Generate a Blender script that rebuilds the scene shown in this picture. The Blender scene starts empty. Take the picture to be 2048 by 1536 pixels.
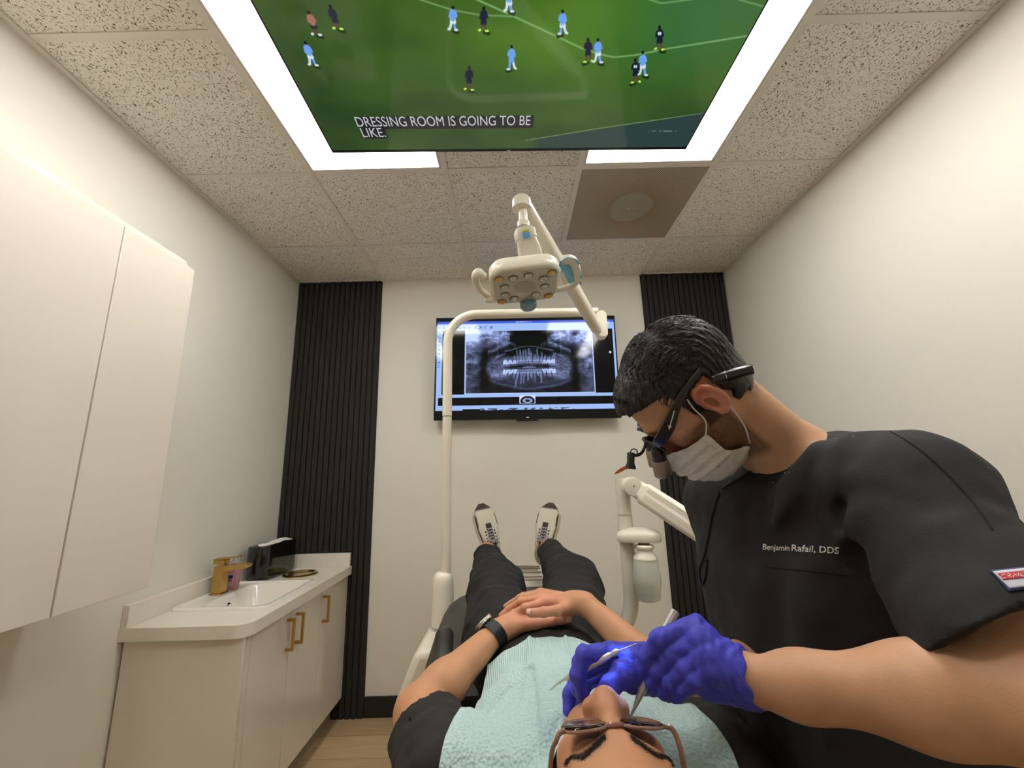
import bpy, bmesh, math, random
import numpy as np
from mathutils import Vector, Matrix
random.seed(7); rng = np.random.default_rng(7)
SC = bpy.context.scene; COL = SC.collection
PI = math.pi

# ------------------------------------------------------------------ camera
CAM_F, CAM_PITCH, CAM_ROLL, CAM_YAW = 825.15, .2123, -.0266, .0022
CAM = np.array([0., 0., 1.336])
_fw = np.array([math.sin(CAM_YAW)*math.cos(CAM_PITCH), math.cos(CAM_YAW)*math.cos(CAM_PITCH), math.sin(CAM_PITCH)])
_rt = np.array([math.cos(CAM_YAW), -math.sin(CAM_YAW), 0.]); _up = np.cross(_rt, _fw)
_r = math.cos(CAM_ROLL)*_rt + math.sin(CAM_ROLL)*_up
_u = -math.sin(CAM_ROLL)*_rt + math.cos(CAM_ROLL)*_up
def ray(u, v): return _fw + _r*(u-1024)/CAM_F - _u*(v-768)/CAM_F
def onax(ax, val, u, v):
    d = ray(u, v); return CAM + d*((val-CAM[ax])/d[ax])
def AX(x, u, v): return onax(0, x, u, v)
def AY(y, u, v): return onax(1, y, u, v)
def AZ(z, u, v): return onax(2, z, u, v)
def D(dep, u, v): return CAM + ray(u, v)*dep

cam_data = bpy.data.cameras.new('camera'); cam = bpy.data.objects.new('camera', cam_data); COL.objects.link(cam)
M = Matrix.Identity(4)
for i in range(3):
    M[i][0] = _r[i]; M[i][1] = _u[i]; M[i][2] = -_fw[i]; M[i][3] = CAM[i]
cam.matrix_world = M
cam_data.sensor_width = 36; cam_data.lens = CAM_F/2048*36; cam_data.clip_start = .02
SC.camera = cam
SC.view_settings.view_transform = 'Standard'; SC.view_settings.look = 'None'
SC.view_settings.gamma = 1; SC.view_settings.exposure = 0; SC.view_settings.use_curve_mapping = False
SC.cycles.use_denoising = True; SC.cycles.use_adaptive_sampling = True; SC.cycles.adaptive_threshold = .02
SC.cycles.max_bounces = 10; SC.cycles.diffuse_bounces = 6; SC.cycles.caustics_reflective = False; SC.cycles.caustics_refractive = False
SC.cycles.sample_clamp_indirect = 6

# ------------------------------------------------------------------ materials
def lin(c):
    return tuple((x/12.92 if x <= .04045 else ((x+.055)/1.055)**2.4) for x in c)
def c8(r, g, b): return lin((r/255, g/255, b/255))
def mat(name, col, rough=.6, metal=0, bump=0, bscale=200, var=0, vscale=6, spec=None, coat=0, trans=0, ior=None,
        emit=None, estr=0, attr=None, sss=0, alpha=None, stretch=None, detail=3):
    m = bpy.data.materials.new(name); m.use_nodes = True; nt = m.node_tree; N = nt.nodes; L = nt.links
    b = N['Principled BSDF']
    b.inputs['Base Color'].default_value = (*col, 1); b.inputs['Roughness'].default_value = rough
    b.inputs['Metallic'].default_value = metal
    if spec is not None: b.inputs['Specular IOR Level'].default_value = spec
    if coat: b.inputs['Coat Weight'].default_value = coat; b.inputs['Coat Roughness'].default_value = .04
    if trans: b.inputs['Transmission Weight'].default_value = trans
    if ior: b.inputs['IOR'].default_value = ior
    if alpha is not None: b.inputs['Alpha'].default_value = alpha
    if sss:
        b.inputs['Subsurface Weight'].default_value = sss; b.inputs['Subsurface Radius'].default_value = (1, .35, .2)
        b.inputs['Subsurface Scale'].default_value = .012
    if emit is not None:
        b.inputs['Emission Color'].default_value = (*emit, 1); b.inputs['Emission Strength'].default_value = estr
    tc = N.new('ShaderNodeTexCoord'); src = tc.outputs['Object']
    if stretch:
        mp = N.new('ShaderNodeMapping'); mp.inputs['Scale'].default_value = stretch; L.new(src, mp.inputs['Vector']); src = mp.outputs['Vector']
    basesock = None
    if attr:
        a = N.new('ShaderNodeAttribute'); a.attribute_name = attr; basesock = a.outputs['Color']
    if var:
        n = N.new('ShaderNodeTexNoise'); n.inputs['Scale'].default_value = vscale; n.inputs['Detail'].default_value = detail
        L.new(src, n.inputs['Vector'])
        mr = N.new('ShaderNodeMapRange'); mr.inputs['From Min'].default_value = .3; mr.inputs['From Max'].default_value = .7
        mr.inputs['To Min'].default_value = 1-var; mr.inputs['To Max'].default_value = 1+var; L.new(n.outputs['Fac'], mr.inputs['Value'])
        mx = N.new('ShaderNodeVectorMath'); mx.operation = 'SCALE'
        if basesock: L.new(basesock, mx.inputs[0])
        else: mx.inputs[0].default_value = col
        L.new(mr.outputs['Result'], mx.inputs['Scale']); basesock = mx.outputs['Vector']
    if basesock: L.new(basesock, b.inputs['Base Color'])
    if bump:
        n2 = N.new('ShaderNodeTexNoise'); n2.inputs['Scale'].default_value = bscale; n2.inputs['Detail'].default_value = 3
        L.new(src, n2.inputs['Vector'])
        bp = N.new('ShaderNodeBump'); bp.inputs['Strength'].default_value = bump; bp.inputs['Distance'].default_value = .002
        L.new(n2.outputs['Fac'], bp.inputs['Height']); L.new(bp.outputs['Normal'], b.inputs['Normal'])
    return m

# ------------------------------------------------------------------ objects
WM = {}
def _link(o, parent):
    COL.objects.link(o)
    if parent is not None:
        o.parent = parent; o.matrix_parent_inverse = WM[parent.name].inverted()
    WM[o.name] = WM.get(o.name, Matrix.Identity(4))
def thing(name, label, cat, loc=(0, 0, 0), group=None):
    o = bpy.data.objects.new(name, None); COL.objects.link(o); o.location = [float(x) for x in loc]; o.empty_display_size = .05
    WM[o.name] = Matrix.Translation(o.location)
    o['label'] = label; o['category'] = cat
    if group: o['group'] = group
    return o
def tag(o, label=None, cat=None, group=None, kind=None):
    if label: o['label'] = label
    if cat: o['category'] = cat
    if group: o['group'] = group
    if kind: o['kind'] = kind
    return o
def mesh_obj(name, verts, faces, mats, parent=None, smooth=False, midx=None):
    me = bpy.data.meshes.new(name)
    verts = np.asarray(verts, dtype=np.float64)
    me.from_pydata(verts.tolist(), [], [list(map(int, f)) for f in faces]) if not isinstance(faces, np.ndarray) else fast_mesh(me, verts, faces)
    if not isinstance(mats, (list, tuple)): mats = [mats]
    for m in mats: me.materials.append(m)
    if midx is not None: me.polygons.foreach_set('material_index', np.asarray(midx, dtype=np.int32))
    if smooth: me.polygons.foreach_set('use_smooth', [True]*len(me.polygons))
    me.update()
    o = bpy.data.objects.new(name, me); _link(o, parent); return o
def fast_mesh(me, v, q):
    n = q.shape[1]
    me.vertices.add(len(v)); me.vertices.foreach_set('co', v.astype(np.float32).ravel())
    me.loops.add(q.size); me.loops.foreach_set('vertex_index', q.astype(np.int32).ravel())
    me.polygons.add(len(q)); me.polygons.foreach_set('loop_start', np.arange(0, q.size, n, dtype=np.int32))
    me.polygons.foreach_set('loop_total', np.full(len(q), n, dtype=np.int32))
    me.update(calc_edges=True)
def vcol(o, rgb, name='Col'):
    a = o.data.color_attributes.new(name, 'FLOAT_COLOR', 'POINT')
    c = np.ones((len(rgb), 4), dtype=np.float32); c[:, :3] = rgb; a.data.foreach_set('color', c.ravel())

class MB:
    def __init__(s): s.v = []; s.f = []; s.m = []; s.mi = 0
    def add(s, v, f):
        b = len(s.v); s.v += [tuple(float(t) for t in x) for x in v]; s.f += [[b+i for i in q] for q in f]; s.m += [s.mi]*len(f); return s
    def box(s, x0, x1, y0, y1, z0, z1, R=None, c=None):
        v = [(x, y, z) for x in (x0, x1) for y in (y0, y1) for z in (z0, z1)]
        if R is not None:
            v = [tuple(np.array(c)+R@np.array(p)) for p in v]
        return s.add(v, [(0, 1, 3, 2), (4, 6, 7, 5), (0, 4, 5, 1), (2, 3, 7, 6), (0, 2, 6, 4), (1, 5, 7, 3)])
    def quad(s, a, b, c, d): return s.add([a, b, c, d], [(0, 1, 2, 3)])
    def tube(s, pts, r, n=12, caps=True, sq=None):
        pts = [np.array(p, dtype=float) for p in pts]; k = len(pts)
        r = [r]*k if np.isscalar(r) else list(r)
        T = [pts[min(i+1, k-1)]-pts[max(i-1, 0)] for i in range(k)]; T = [t/(np.linalg.norm(t)+1e-12) for t in T]
        a = np.array([0, 0, 1.]) if abs(T[0][2]) < .9 else np.array([1., 0, 0])
        u = np.cross(T[0], a); u /= np.linalg.norm(u); rings = []
        for i in range(k):
            u = u-T[i]*(u@T[i]); u /= np.linalg.norm(u); w = np.cross(T[i], u)
            su, sw = (1, 1) if sq is None else sq
            rings.append([pts[i]+r[i]*(su*math.cos(2*PI*j/n)*u+sw*math.sin(2*PI*j/n)*w) for j in range(n)])
        v = [p for rg in rings for p in rg]; f = []
        for i in range(k-1):
            for j in range(n):
                f.append((i*n+j, i*n+(j+1) % n, (i+1)*n+(j+1) % n, (i+1)*n+j))
        if caps: f.append(list(range(n))[::-1]); f.append([(k-1)*n+j for j in range(n)])
        return s.add(v, f)
    def cyl(s, a, b, r, r2=None, n=24): return s.tube([a, b], [r, r if r2 is None else r2], n)
    def lathe(s, prof, c, n=32, R=None):
        # prof: list (radius, z)
        v = []; f = []; k = len(prof)
        for (r, z) in prof:
            for j in range(n):
                p = np.array([r*math.cos(2*PI*j/n), r*math.sin(2*PI*j/n), z])
                if R is not None: p = R@p
                v.append(np.array(c)+p)
        for i in range(k-1):
            for j in range(n): f.append((i*n+j, i*n+(j+1) % n, (i+1)*n+(j+1) % n, (i+1)*n+j))
        f.append(list(range(n))[::-1]); f.append([(k-1)*n+j for j in range(n)])
        return s.add(v, f)
    def prism(s, poly, z0, z1, R=None, c=(0, 0, 0)):
        n = len(poly); v = [(x, y, z0) for x, y in poly]+[(x, y, z1) for x, y in poly]
        if R is not None: v = [tuple(np.array(c)+R@np.array(p)) for p in v]
        f = [list(range(n))[::-1], [n+i for i in range(n)]]+[(i, (i+1) % n, n+(i+1) % n, n+i) for i in range(n)]
        return s.add(v, f)
    def build(s, name, mats, parent=None, smooth=False, bevel=0, seg=2, angle=35):
        o = mesh_obj(name, s.v, s.f, mats, parent, smooth, s.m if s.mi or any(s.m) else None)
        bm = bmesh.new(); bm.from_mesh(o.data); bmesh.ops.recalc_face_normals(bm, faces=bm.faces); bm.to_mesh(o.data); bm.free()
        if bevel:
            md = o.modifiers.new('b', 'BEVEL'); md.width = bevel; md.segments = seg; md.limit_method = 'ANGLE'; md.angle_limit = math.radians(angle)
            o.data.polygons.foreach_set('use_smooth', [True]*len(o.data.polygons))
        if smooth or bevel:
            try: o.data.set_sharp_from_angle(angle=math.radians(40))
            except Exception: pass
        return o
def rot(ax, deg):
    return np.array(Matrix.Rotation(math.radians(deg), 3, ax))
def frame_from(z, xhint=(1, 0, 0)):
    z = np.array(z, float); z /= np.linalg.norm(z); x = np.array(xhint, float); x -= z*(x@z); x /= np.linalg.norm(x)
    return np.stack([x, np.cross(z, x), z], axis=1)
def rrect(w, h, r, n=6, cx=0, cy=0):
    p = []
    for (sx, sy, a0) in ((1, 1, 0), (-1, 1, 90), (-1, -1, 180), (1, -1, 270)):
        for i in range(n+1):
            a = math.radians(a0+90*i/n); p.append((cx+sx*(w/2-r)+r*math.cos(a), cy+sy*(h/2-r)+r*math.sin(a)))
    return p
def spline(pts, n=8):
    P = [np.array(p, float) for p in pts]; P = [2*P[0]-P[1]]+P+[2*P[-1]-P[-2]]; out = []
    for i in range(1, len(P)-2):
        for k in range(n):
            t = k/n; a, b, c, d = P[i-1:i+3]
            out.append(.5*((2*b)+(-a+c)*t+(2*a-5*b+4*c-d)*t*t+(-a+3*b-3*c+d)*t**3))
    out.append(P[-2]); return out
def text_obj(name, body, size, m, parent, R, loc, extrude=.0003, align='LEFT', bold=0, shear=0, spacing=1):
    cu = bpy.data.curves.new(name, 'FONT'); cu.body = body; cu.size = size; cu.extrude = extrude; cu.align_x = align; cu.offset = bold; cu.shear = shear
    cu.space_character = spacing
    t = bpy.data.objects.new(name+'_tmp', cu); COL.objects.link(t)
    dg = bpy.context.evaluated_depsgraph_get(); me = bpy.data.meshes.new_from_object(t.evaluated_get(dg)); bpy.data.objects.remove(t)
    n = len(me.vertices); v = np.empty(n*3, dtype=np.float32); me.vertices.foreach_get('co', v); v = v.reshape(-1, 3)
    v = v@np.array(R).T+np.array(loc); me.vertices.foreach_set('co', v.astype(np.float32).ravel()); me.materials.clear(); me.materials.append(m)
    me.update(); o = bpy.data.objects.new(name, me); _link(o, parent); return o
# ------------------------------------------------------------------ implicit modelling helpers
F32 = np.float32
def A3(p): return np.asarray(p, dtype=F32)
def s_cap(a, b, ra, rb):
    a = A3(a); b = A3(b); ba = b-a; bb = float(ba@ba)+1e-12
    def f(P):
        q = P-a; h = np.clip((q@ba)/bb, 0, 1); return np.sqrt(np.maximum(((q-h[:, None]*ba)**2).sum(1), 0))-(ra+(rb-ra)*h)
    return f
def s_ecap(a, b, ra, rb, w, k):
    """capsule flattened along unit vector w by factor k"""
    a = A3(a); b = A3(b); ba = b-a; bb = float(ba@ba)+1e-12; w = A3(w)/np.linalg.norm(w)
    def f(P):
        q = P-a; h = np.clip((q@ba)/bb, 0, 1); d = q-h[:, None]*ba; dw = d@w; d = d+(dw*(1/k-1))[:, None]*w
        return (np.sqrt((d**2).sum(1))-(ra+(rb-ra)*h))*min(1., k*1.3)
    return f
def s_ell(c, r, R=None):
    c = A3(c); r = A3(r); R = None if R is None else A3(R)
    def f(P):
        q = P-c
        if R is not None: q = q@R
        k0 = np.sqrt(((q/r)**2).sum(1)); k1 = np.sqrt(((q/(r*r))**2).sum(1))+1e-9; return k0*(k0-1)/k1
    return f
def s_box(c, hf, rd, R=None):
    c = A3(c); hf = A3(hf)-rd; R = None if R is None else A3(R)
    def f(P):
        q = P-c
        if R is not None: q = q@R
        q = np.abs(q)-hf; return np.sqrt((np.maximum(q, 0)**2).sum(1))+np.minimum(q.max(1), 0)-rd
    return f
def s_plane(p, n):
    """negative on the side opposite to n"""
    p = A3(p); n = A3(n)/np.linalg.norm(n)
    return lambda P: (P-p)@n
def smin(a, b, k):
    if k <= 0: return np.minimum(a, b)
    h = np.maximum(k-np.abs(a-b), 0)/k; return np.minimum(a, b)-h*h*k*.25
def U(k, *fs):
    def f(P):
        d = fs[0](P)
        for g in fs[1:]: d = smin(d, g(P), k)
        return d
    return f
def CUT(k, f, *gs):
    def h(P):
        d = f(P)
        for g in gs: d = -smin(-d, g(P), k)
        return d
    return h
def INT(k, f, *gs):
    def h(P):
        d = f(P)
        for g in gs: d = -smin(-d, -g(P), k)
        return d
    return h
def OFF(f, r): return lambda P: f(P)-r
def chain(pts, rs, k=.004):
    return U(k, *[s_cap(pts[i], pts[i+1], rs[i], rs[i+1]) for i in range(len(pts)-1)])
def LOC(f, O, R):
    """f defined in a local frame; R columns = local axes in world"""
    O = A3(O); R = A3(R); return lambda P: f((P-O)@R)
def sdf_mesh(f, lo, hi, h, B=8, chunk=400000, slack=1.6):
    lo = np.array(lo, float); hi = np.array(hi, float); nb = np.ceil((hi-lo)/h/B).astype(int); n = nb*B+1
    V = np.full(tuple(n), 1, dtype=F32)
    bi = np.stack(np.meshgrid(*[np.arange(k) for k in nb], indexing='ij'), -1).reshape(-1, 3)
    cen = (lo+(bi+.5)*B*h).astype(F32); dc = np.concatenate([f(cen[i:i+chunk]) for i in range(0, len(cen), chunk)])
    act = np.abs(dc) < B*h*.87*slack
    for b in bi[(~act) & (dc < 0)]:
        V[b[0]*B:b[0]*B+B+1, b[1]*B:b[1]*B+B+1, b[2]*B:b[2]*B+B+1] = -1
    off = np.stack(np.meshgrid(*[np.arange(B+1)]*3, indexing='ij'), -1).reshape(-1, 3)
    ab = bi[act]; per = max(1, chunk//len(off))
    for i in range(0, len(ab), per):
        g = (ab[i:i+per, None, :]*B+off[None]).reshape(-1, 3); P = (lo+g*h).astype(F32); V[g[:, 0], g[:, 1], g[:, 2]] = f(P)
    s = V < 0
    c = np.zeros(tuple(n-1), dtype=np.uint8)
    for dx in (0, 1):
        for dy in (0, 1):
            for dz in (0, 1): c += s[dx:n[0]-1+dx, dy:n[1]-1+dy, dz:n[2]-1+dz]
    cells = np.argwhere((c > 0) & (c < 8)); del c
    idx = np.full(tuple(n-1), -1, dtype=np.int32); idx[cells[:, 0], cells[:, 1], cells[:, 2]] = np.arange(len(cells))
    acc = np.zeros((len(cells), 3)); cnt = np.zeros(len(cells))
    cor = [(0, 0, 0), (1, 0, 0), (0, 1, 0), (1, 1, 0), (0, 0, 1), (1, 0, 1), (0, 1, 1), (1, 1, 1)]
    for a in range(8):
        for ax in range(3):
            if cor[a][ax]: continue
            b = list(cor[a]); b[ax] = 1
            pa = cells+np.array(cor[a]); pb = cells+np.array(b); va = V[pa[:, 0], pa[:, 1], pa[:, 2]]; vb = V[pb[:, 0], pb[:, 1], pb[:, 2]]
            m = (va < 0) != (vb < 0); t = va[m]/(va[m]-vb[m]); acc[m] += pa[m]+(pb[m]-pa[m])*t[:, None]; cnt[m] += 1
    verts = lo+(acc/np.maximum(cnt, 1)[:, None])*h
    quads = []
    for ax in range(3):
        sl0 = [slice(None)]*3; sl1 = [slice(None)]*3; sl0[ax] = slice(0, n[ax]-1); sl1[ax] = slice(1, n[ax])
        e = np.argwhere(s[tuple(sl0)] != s[tuple(sl1)]); o1, o2 = [(1, 2), (2, 0), (0, 1)][ax]
        e = e[(e[:, o1] > 0) & (e[:, o2] > 0) & (e[:, o1] < n[o1]-1) & (e[:, o2] < n[o2]-1)]
        neg = s[e[:, 0], e[:, 1], e[:, 2]]
        q = []
        for (a, b) in ((0, 0), (1, 0), (1, 1), (0, 1)):
            g = e.copy(); g[:, o1] -= a; g[:, o2] -= b; q.append(idx[g[:, 0], g[:, 1], g[:, 2]])
        q = np.stack(q, 1); q[~neg] = q[~neg][:, ::-1]; quads.append(q)
    q = np.concatenate(quads); q = q[(q >= 0).all(1)]
    return verts, q
def sdf_obj(name, f, lo, hi, h, m, parent=None, color=None, relax=0, fine=()):
    vs, qs, base = [], [], 0
    def relaxed(v, q, n):
        e = np.concatenate([q[:, [0, 1]], q[:, [1, 2]], q[:, [2, 3]], q[:, [3, 0]]])
        for _ in range(n):
            a = np.zeros_like(v); c = np.zeros(len(v)); np.add.at(a, e[:, 0], v[e[:, 1]]); np.add.at(c, e[:, 0], 1); np.add.at(a, e[:, 1], v[e[:, 0]]); np.add.at(c, e[:, 1], 1)
            v = .5*v+.5*a/np.maximum(c, 1)[:, None]
        return v
    coarse = f
    def open_caps(v, q, hh):
        d = np.concatenate([f(v[i:i+400000].astype(F32)) for i in range(0, len(v), 400000)]); return q[(d[q] > -1.1*hh).all(1)]
    for (a, b, hh, rl) in fine:
        a = np.array(a, float); b = np.array(b, float); bxo = s_box((a+b)/2, (b-a)/2, 0); bxi = s_box((a+b)/2, (b-a)/2+.006, 0)
        coarse = (lambda g, k: (lambda P: np.maximum(g(P), -k(P))))(coarse, bxo)
        v, q = sdf_mesh((lambda k: (lambda P: np.maximum(f(P), k(P))))(bxi), a-.012, b+.012, hh); q = open_caps(v, q, hh); v = relaxed(v, q, rl); vs.append(v); qs.append(q+base); base += len(v)
    if fine:
        v, q = sdf_mesh(coarse, lo, hi, h); q = open_caps(v, q, h); v = relaxed(v, q, relax); vs.append(v); qs.append(q+base); v = np.concatenate(vs); q = np.concatenate(qs); relax = 0
    else: v, q = sdf_mesh(f, lo, hi, h)
    if relax:
        e = np.concatenate([q[:, [0, 1]], q[:, [1, 2]], q[:, [2, 3]], q[:, [3, 0]]]); 
        for _ in range(relax):
            a = np.zeros_like(v); c = np.zeros(len(v)); np.add.at(a, e[:, 0], v[e[:, 1]]); np.add.at(c, e[:, 0], 1); np.add.at(a, e[:, 1], v[e[:, 0]]); np.add.at(c, e[:, 1], 1)
            v = .5*v+.5*a/np.maximum(c, 1)[:, None]
    me = bpy.data.meshes.new(name); fast_mesh(me, v, q); me.materials.append(m)
    me.polygons.foreach_set('use_smooth', np.ones(len(q), dtype=bool)); me.update()
    o = bpy.data.objects.new(name, me); _link(o, parent)
    if color is not None: vcol(o, color(v))
    return o
from mathutils.bvhtree import BVHTree
def bvh_of(o):
    me = o.data; return BVHTree.FromPolygons([v.co[:] for v in me.vertices], [tuple(p.vertices) for p in me.polygons])
def wob(P, s, ph=0.):
    """smooth pseudo-noise in -1..1, wavelength about s"""
    k = 6.283/s; x, y, z = P[:, 0]*k, P[:, 1]*k, P[:, 2]*k
    return (np.sin(x+1.3*np.sin(y*.7+ph)+ph)+np.sin(y*1.1+1.1*np.sin(z*.8+2*ph)+1.7)+np.sin(z*.9+1.2*np.sin(x*.6+ph)+.5*ph))/3

# head in a local frame: x lateral, y forward (face), z up (crown); origin between the ears at eye level
def head_sdf(jaw=1., nose=1., mouth_open=0., narrow=1., nw=1.):
    w = narrow; parts = []
    cran = U(.03, s_ell((0, -.022, .038), (.077*w, .092, .085)), s_ell((0, .010, .030), (.070*w, .082, .078)))
    face = U(.025, s_ell((0, .028, -.035), (.060*w, .062, .075)), s_ell((0, .035, -.078), (.043*w*jaw, .05, .034)), s_ell((0, .062, -.098), (.024, .024, .018)))
    jawl = U(.015, *[s_cap((sx*.056*w*jaw, -.01, -.055), (sx*.026, .06, -.098), .016, .014) for sx in (-1, 1)])
    h = U(.03, cran, face, jawl)
    brow = U(.01, *[s_cap((sx*.012, .088, .014), (sx*.048*w, .070, .018), .009, .008) for sx in (-1, 1)])
    cheek = U(.02, *[s_ell((sx*.043*w, .058, -.030), (.022, .020, .018)) for sx in (-1, 1)])
    h = U(.018, h, brow, cheek)
    eyes_cut = U(.005, *[s_ell((sx*.031, .096, -.001), (.019, .017, .011)) for sx in (-1, 1)])
    h = CUT(.012, h, eyes_cut)
    lids = U(.003, *[s_ell((sx*.031, .069, -.001), (.0155, .0165, .0125)) for sx in (-1, 1)])
    h = U(.005, h, lids)
    nb = U(.010, s_cap((0, .086, .004), (0, .108*nose, -.032), .0075*nw, .0100*nw), s_cap((0, .108*nose, -.032), (0, .1135*nose, -.043), .0100*nw, .0125*nw), *[s_ell((sx*.0135*nw, .100, -.046), (.0088*nw, .012, .009)) for sx in (-1, 1)])
    h = U(.014, h, nb)
    nost = U(0, *[s_ell((sx*.0065, .106, -.0555), (.0038, .0045, .005)) for sx in (-1, 1)]); h = CUT(.002, h, nost)
    lips = U(.004, s_ell((0, .090, -.0685+mouth_open*.3), (.024, .010, .0055)), s_ell((0, .088, -.080-mouth_open), (.021, .010, .0065)))
    h = U(.006, h, lips); h = CUT(.004, h, s_ell((0, .092, -.0745-mouth_open*.4), (.021, .016, .0016+mouth_open*.55)))
    for sx in (-1, 1):
        Re = np.array(Matrix.Rotation(sx*.35, 3, 'Z')@Matrix.Rotation(-.18, 3, 'X'))
        c = np.array([sx*.0825*w, -.018, -.006])
        ear = U(.006, s_ell(c, (.0085, .020, .032), Re), s_ell(c+np.array([sx*.001, .004, -.026]), (.0065, .010, .011), Re), s_cap(np.array([sx*.070, -.016, .008]), np.array([sx*.070, -.016, -.018]), .012, .012))
        rim = [c+Re@np.array([sx*.006, .0165*math.cos(a)-.001, .027*math.sin(a)+.002]) for a in [math.radians(d) for d in range(-70, 251, 32)]]
        rim = rim[::-1] if False else rim
        rimf = U(.002, *[s_cap(rim[i], rim[i+1], .0042, .0042) for i in range(1, len(rim)-1)])
        ear = CUT(.004, ear, s_ell(c+Re@np.array([sx*.0060, .006, -.005]), (.0110, .0080, .012), Re), s_ell(c+Re@np.array([sx*.0085, -.003, .015]), (.0080, .0115, .0070), Re), s_cap(c+Re@np.array([sx*.0095, -.012, .012]), c+Re@np.array([sx*.0095, -.012, -.010]), .0034, .003))
        h = U(.004, h, ear, rimf)
    return h
def skin_mat(name, base, rough=.5):
    return mat(name, base, rough, attr='Col', sss=.12, var=.05, vscale=35, bump=.12, bscale=420, spec=.35)
def finger(pts, r0, r1, k=.003):
    n = len(pts); rs = [r0+(r1-r0)*i/(n-1) for i in range(n)]
    fs = [s_cap(pts[i], pts[i+1], rs[i]*(1.0), rs[i+1]) for i in range(n-1)]+[s_ell(pts[i], (rs[i]*1.10,)*3) for i in range(1, n-1)]
    return U(k, *fs)
# ------------------------------------------------------------------ room
XL, XR, YB, YF, ZC = -1.468, 1.517, 2.694, -1.35, 2.68
T = .6096; C1 = -.8827; R1 = 1.6212
M_wall = mat('wall_paint', c8(225, 222, 212), .55, bump=.05, bscale=350, var=.012, vscale=2)
M_floor = mat('vinyl_plank', c8(186, 160, 122), .45)
def floor_nodes(m):
    nt = m.node_tree; N = nt.nodes; L = nt.links; b = N['Principled BSDF']
    tc = N.new('ShaderNodeTexCoord')
    br = N.new('ShaderNodeTexBrick'); br.inputs['Scale'].default_value = 1; br.inputs['Brick Width'].default_value = 1.2; br.inputs['Row Height'].default_value = .18
    br.inputs['Mortar Size'].default_value = .0012; br.inputs['Color1'].default_value = (*c8(196, 172, 134), 1); br.inputs['Color2'].default_value = (*c8(178, 152, 114), 1)
    br.inputs['Mortar'].default_value = (*c8(110, 90, 62), 1); L.new(tc.outputs['Object'], br.inputs['Vector'])
    mp = N.new('ShaderNodeMapping'); mp.inputs['Scale'].default_value = (2.5, 28, 1); L.new(tc.outputs['Object'], mp.inputs['Vector'])
    n = N.new('ShaderNodeTexNoise'); n.inputs['Scale'].default_value = 2.2; n.inputs['Detail'].default_value = 6; L.new(mp.outputs['Vector'], n.inputs['Vector'])
    mr = N.new('ShaderNodeMapRange'); mr.inputs['To Min'].default_value = .72; mr.inputs['To Max'].default_value = 1.25; L.new(n.outputs['Fac'], mr.inputs['Value'])
    s = N.new('ShaderNodeVectorMath'); s.operation = 'SCALE'; L.new(br.outputs['Color'], s.inputs[0]); L.new(mr.outputs['Result'], s.inputs['Scale']); L.new(s.outputs['Vector'], b.inputs['Base Color'])
floor_nodes(M_floor)
M_grid = mat('ceiling_grid_metal', c8(218, 212, 203), .5)
M_tile = mat('ceiling_tile', c8(205, 196, 178), .9)
def tile_nodes(m):
    nt = m.node_tree; N = nt.nodes; L = nt.links; b = N['Principled BSDF']; tc = N.new('ShaderNodeTexCoord')
    w = N.new('ShaderNodeTexNoise'); w.inputs['Scale'].default_value = 40; L.new(tc.outputs['Object'], w.inputs['Vector'])
    ws = N.new('ShaderNodeVectorMath'); ws.operation = 'SCALE'; ws.inputs['Scale'].default_value = .03; L.new(w.outputs['Color'], ws.inputs[0])
    ad = N.new('ShaderNodeVectorMath'); ad.operation = 'ADD'; L.new(tc.outputs['Object'], ad.inputs[0]); L.new(ws.outputs['Vector'], ad.inputs[1])
    n1 = N.new('ShaderNodeTexNoise'); n1.inputs['Scale'].default_value = 165; n1.inputs['Detail'].default_value = 1.5; n1.inputs['Roughness'].default_value = .4; L.new(ad.outputs['Vector'], n1.inputs['Vector'])
    r1 = N.new('ShaderNodeValToRGB'); r1.color_ramp.elements[0].position = .335; r1.color_ramp.elements[1].position = .395; L.new(n1.outputs['Fac'], r1.inputs['Fac'])
    n2 = N.new('ShaderNodeTexNoise'); n2.inputs['Scale'].default_value = 95; n2.inputs['Detail'].default_value = 5; n2.inputs['Roughness'].default_value = .75; L.new(ad.outputs['Vector'], n2.inputs['Vector'])
    r2 = N.new('ShaderNodeValToRGB'); r2.color_ramp.elements[0].position = .33; r2.color_ramp.elements[1].position = .40; L.new(n2.outputs['Fac'], r2.inputs['Fac'])
    mu = N.new('ShaderNodeMath'); mu.operation = 'MULTIPLY'; L.new(r1.outputs['Color'], mu.inputs[0]); L.new(r2.outputs['Color'], mu.inputs[1])
    mx = N.new('ShaderNodeMix'); mx.data_type = 'RGBA'; mx.inputs['A'].default_value = (*c8(120, 110, 92), 1); mx.inputs['B'].default_value = (*c8(232, 228, 219), 1)
    L.new(mu.outputs['Value'], mx.inputs['Factor']); L.new(mx.outputs['Result'], b.inputs['Base Color'])
    bp = N.new('ShaderNodeBump'); bp.inputs['Strength'].default_value = .6; bp.inputs['Distance'].default_value = .003; L.new(mu.outputs['Value'], bp.inputs['Height']); L.new(bp.outputs['Normal'], b.inputs['Normal'])
tile_nodes(M_tile)
M_black = mat('black_wood', c8(44, 41, 38), .55, var=.1, vscale=60)
def struct(name, mb, m, **k): return tag(mb.build(name, m, **k), kind='structure')
struct('floor', MB().box(XL-.1, XR+.1, YF-.1, YB+.1, -.1, 0), M_floor)
struct('wall_left', MB().box(XL-.1, XL, YF-.1, YB+.1, 0, ZC+.05), M_wall)
struct('wall_right', MB().box(XR, XR+.1, YF-.1, YB+.1, 0, ZC+.05), M_wall)
struct('wall_back', MB().box(XL, XR, YB, YB+.1, 0, ZC+.05), M_wall)
struct('wall_front', MB().box(XL, XR, YF-.1, YF, 0, ZC+.05), M_wall)
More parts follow.
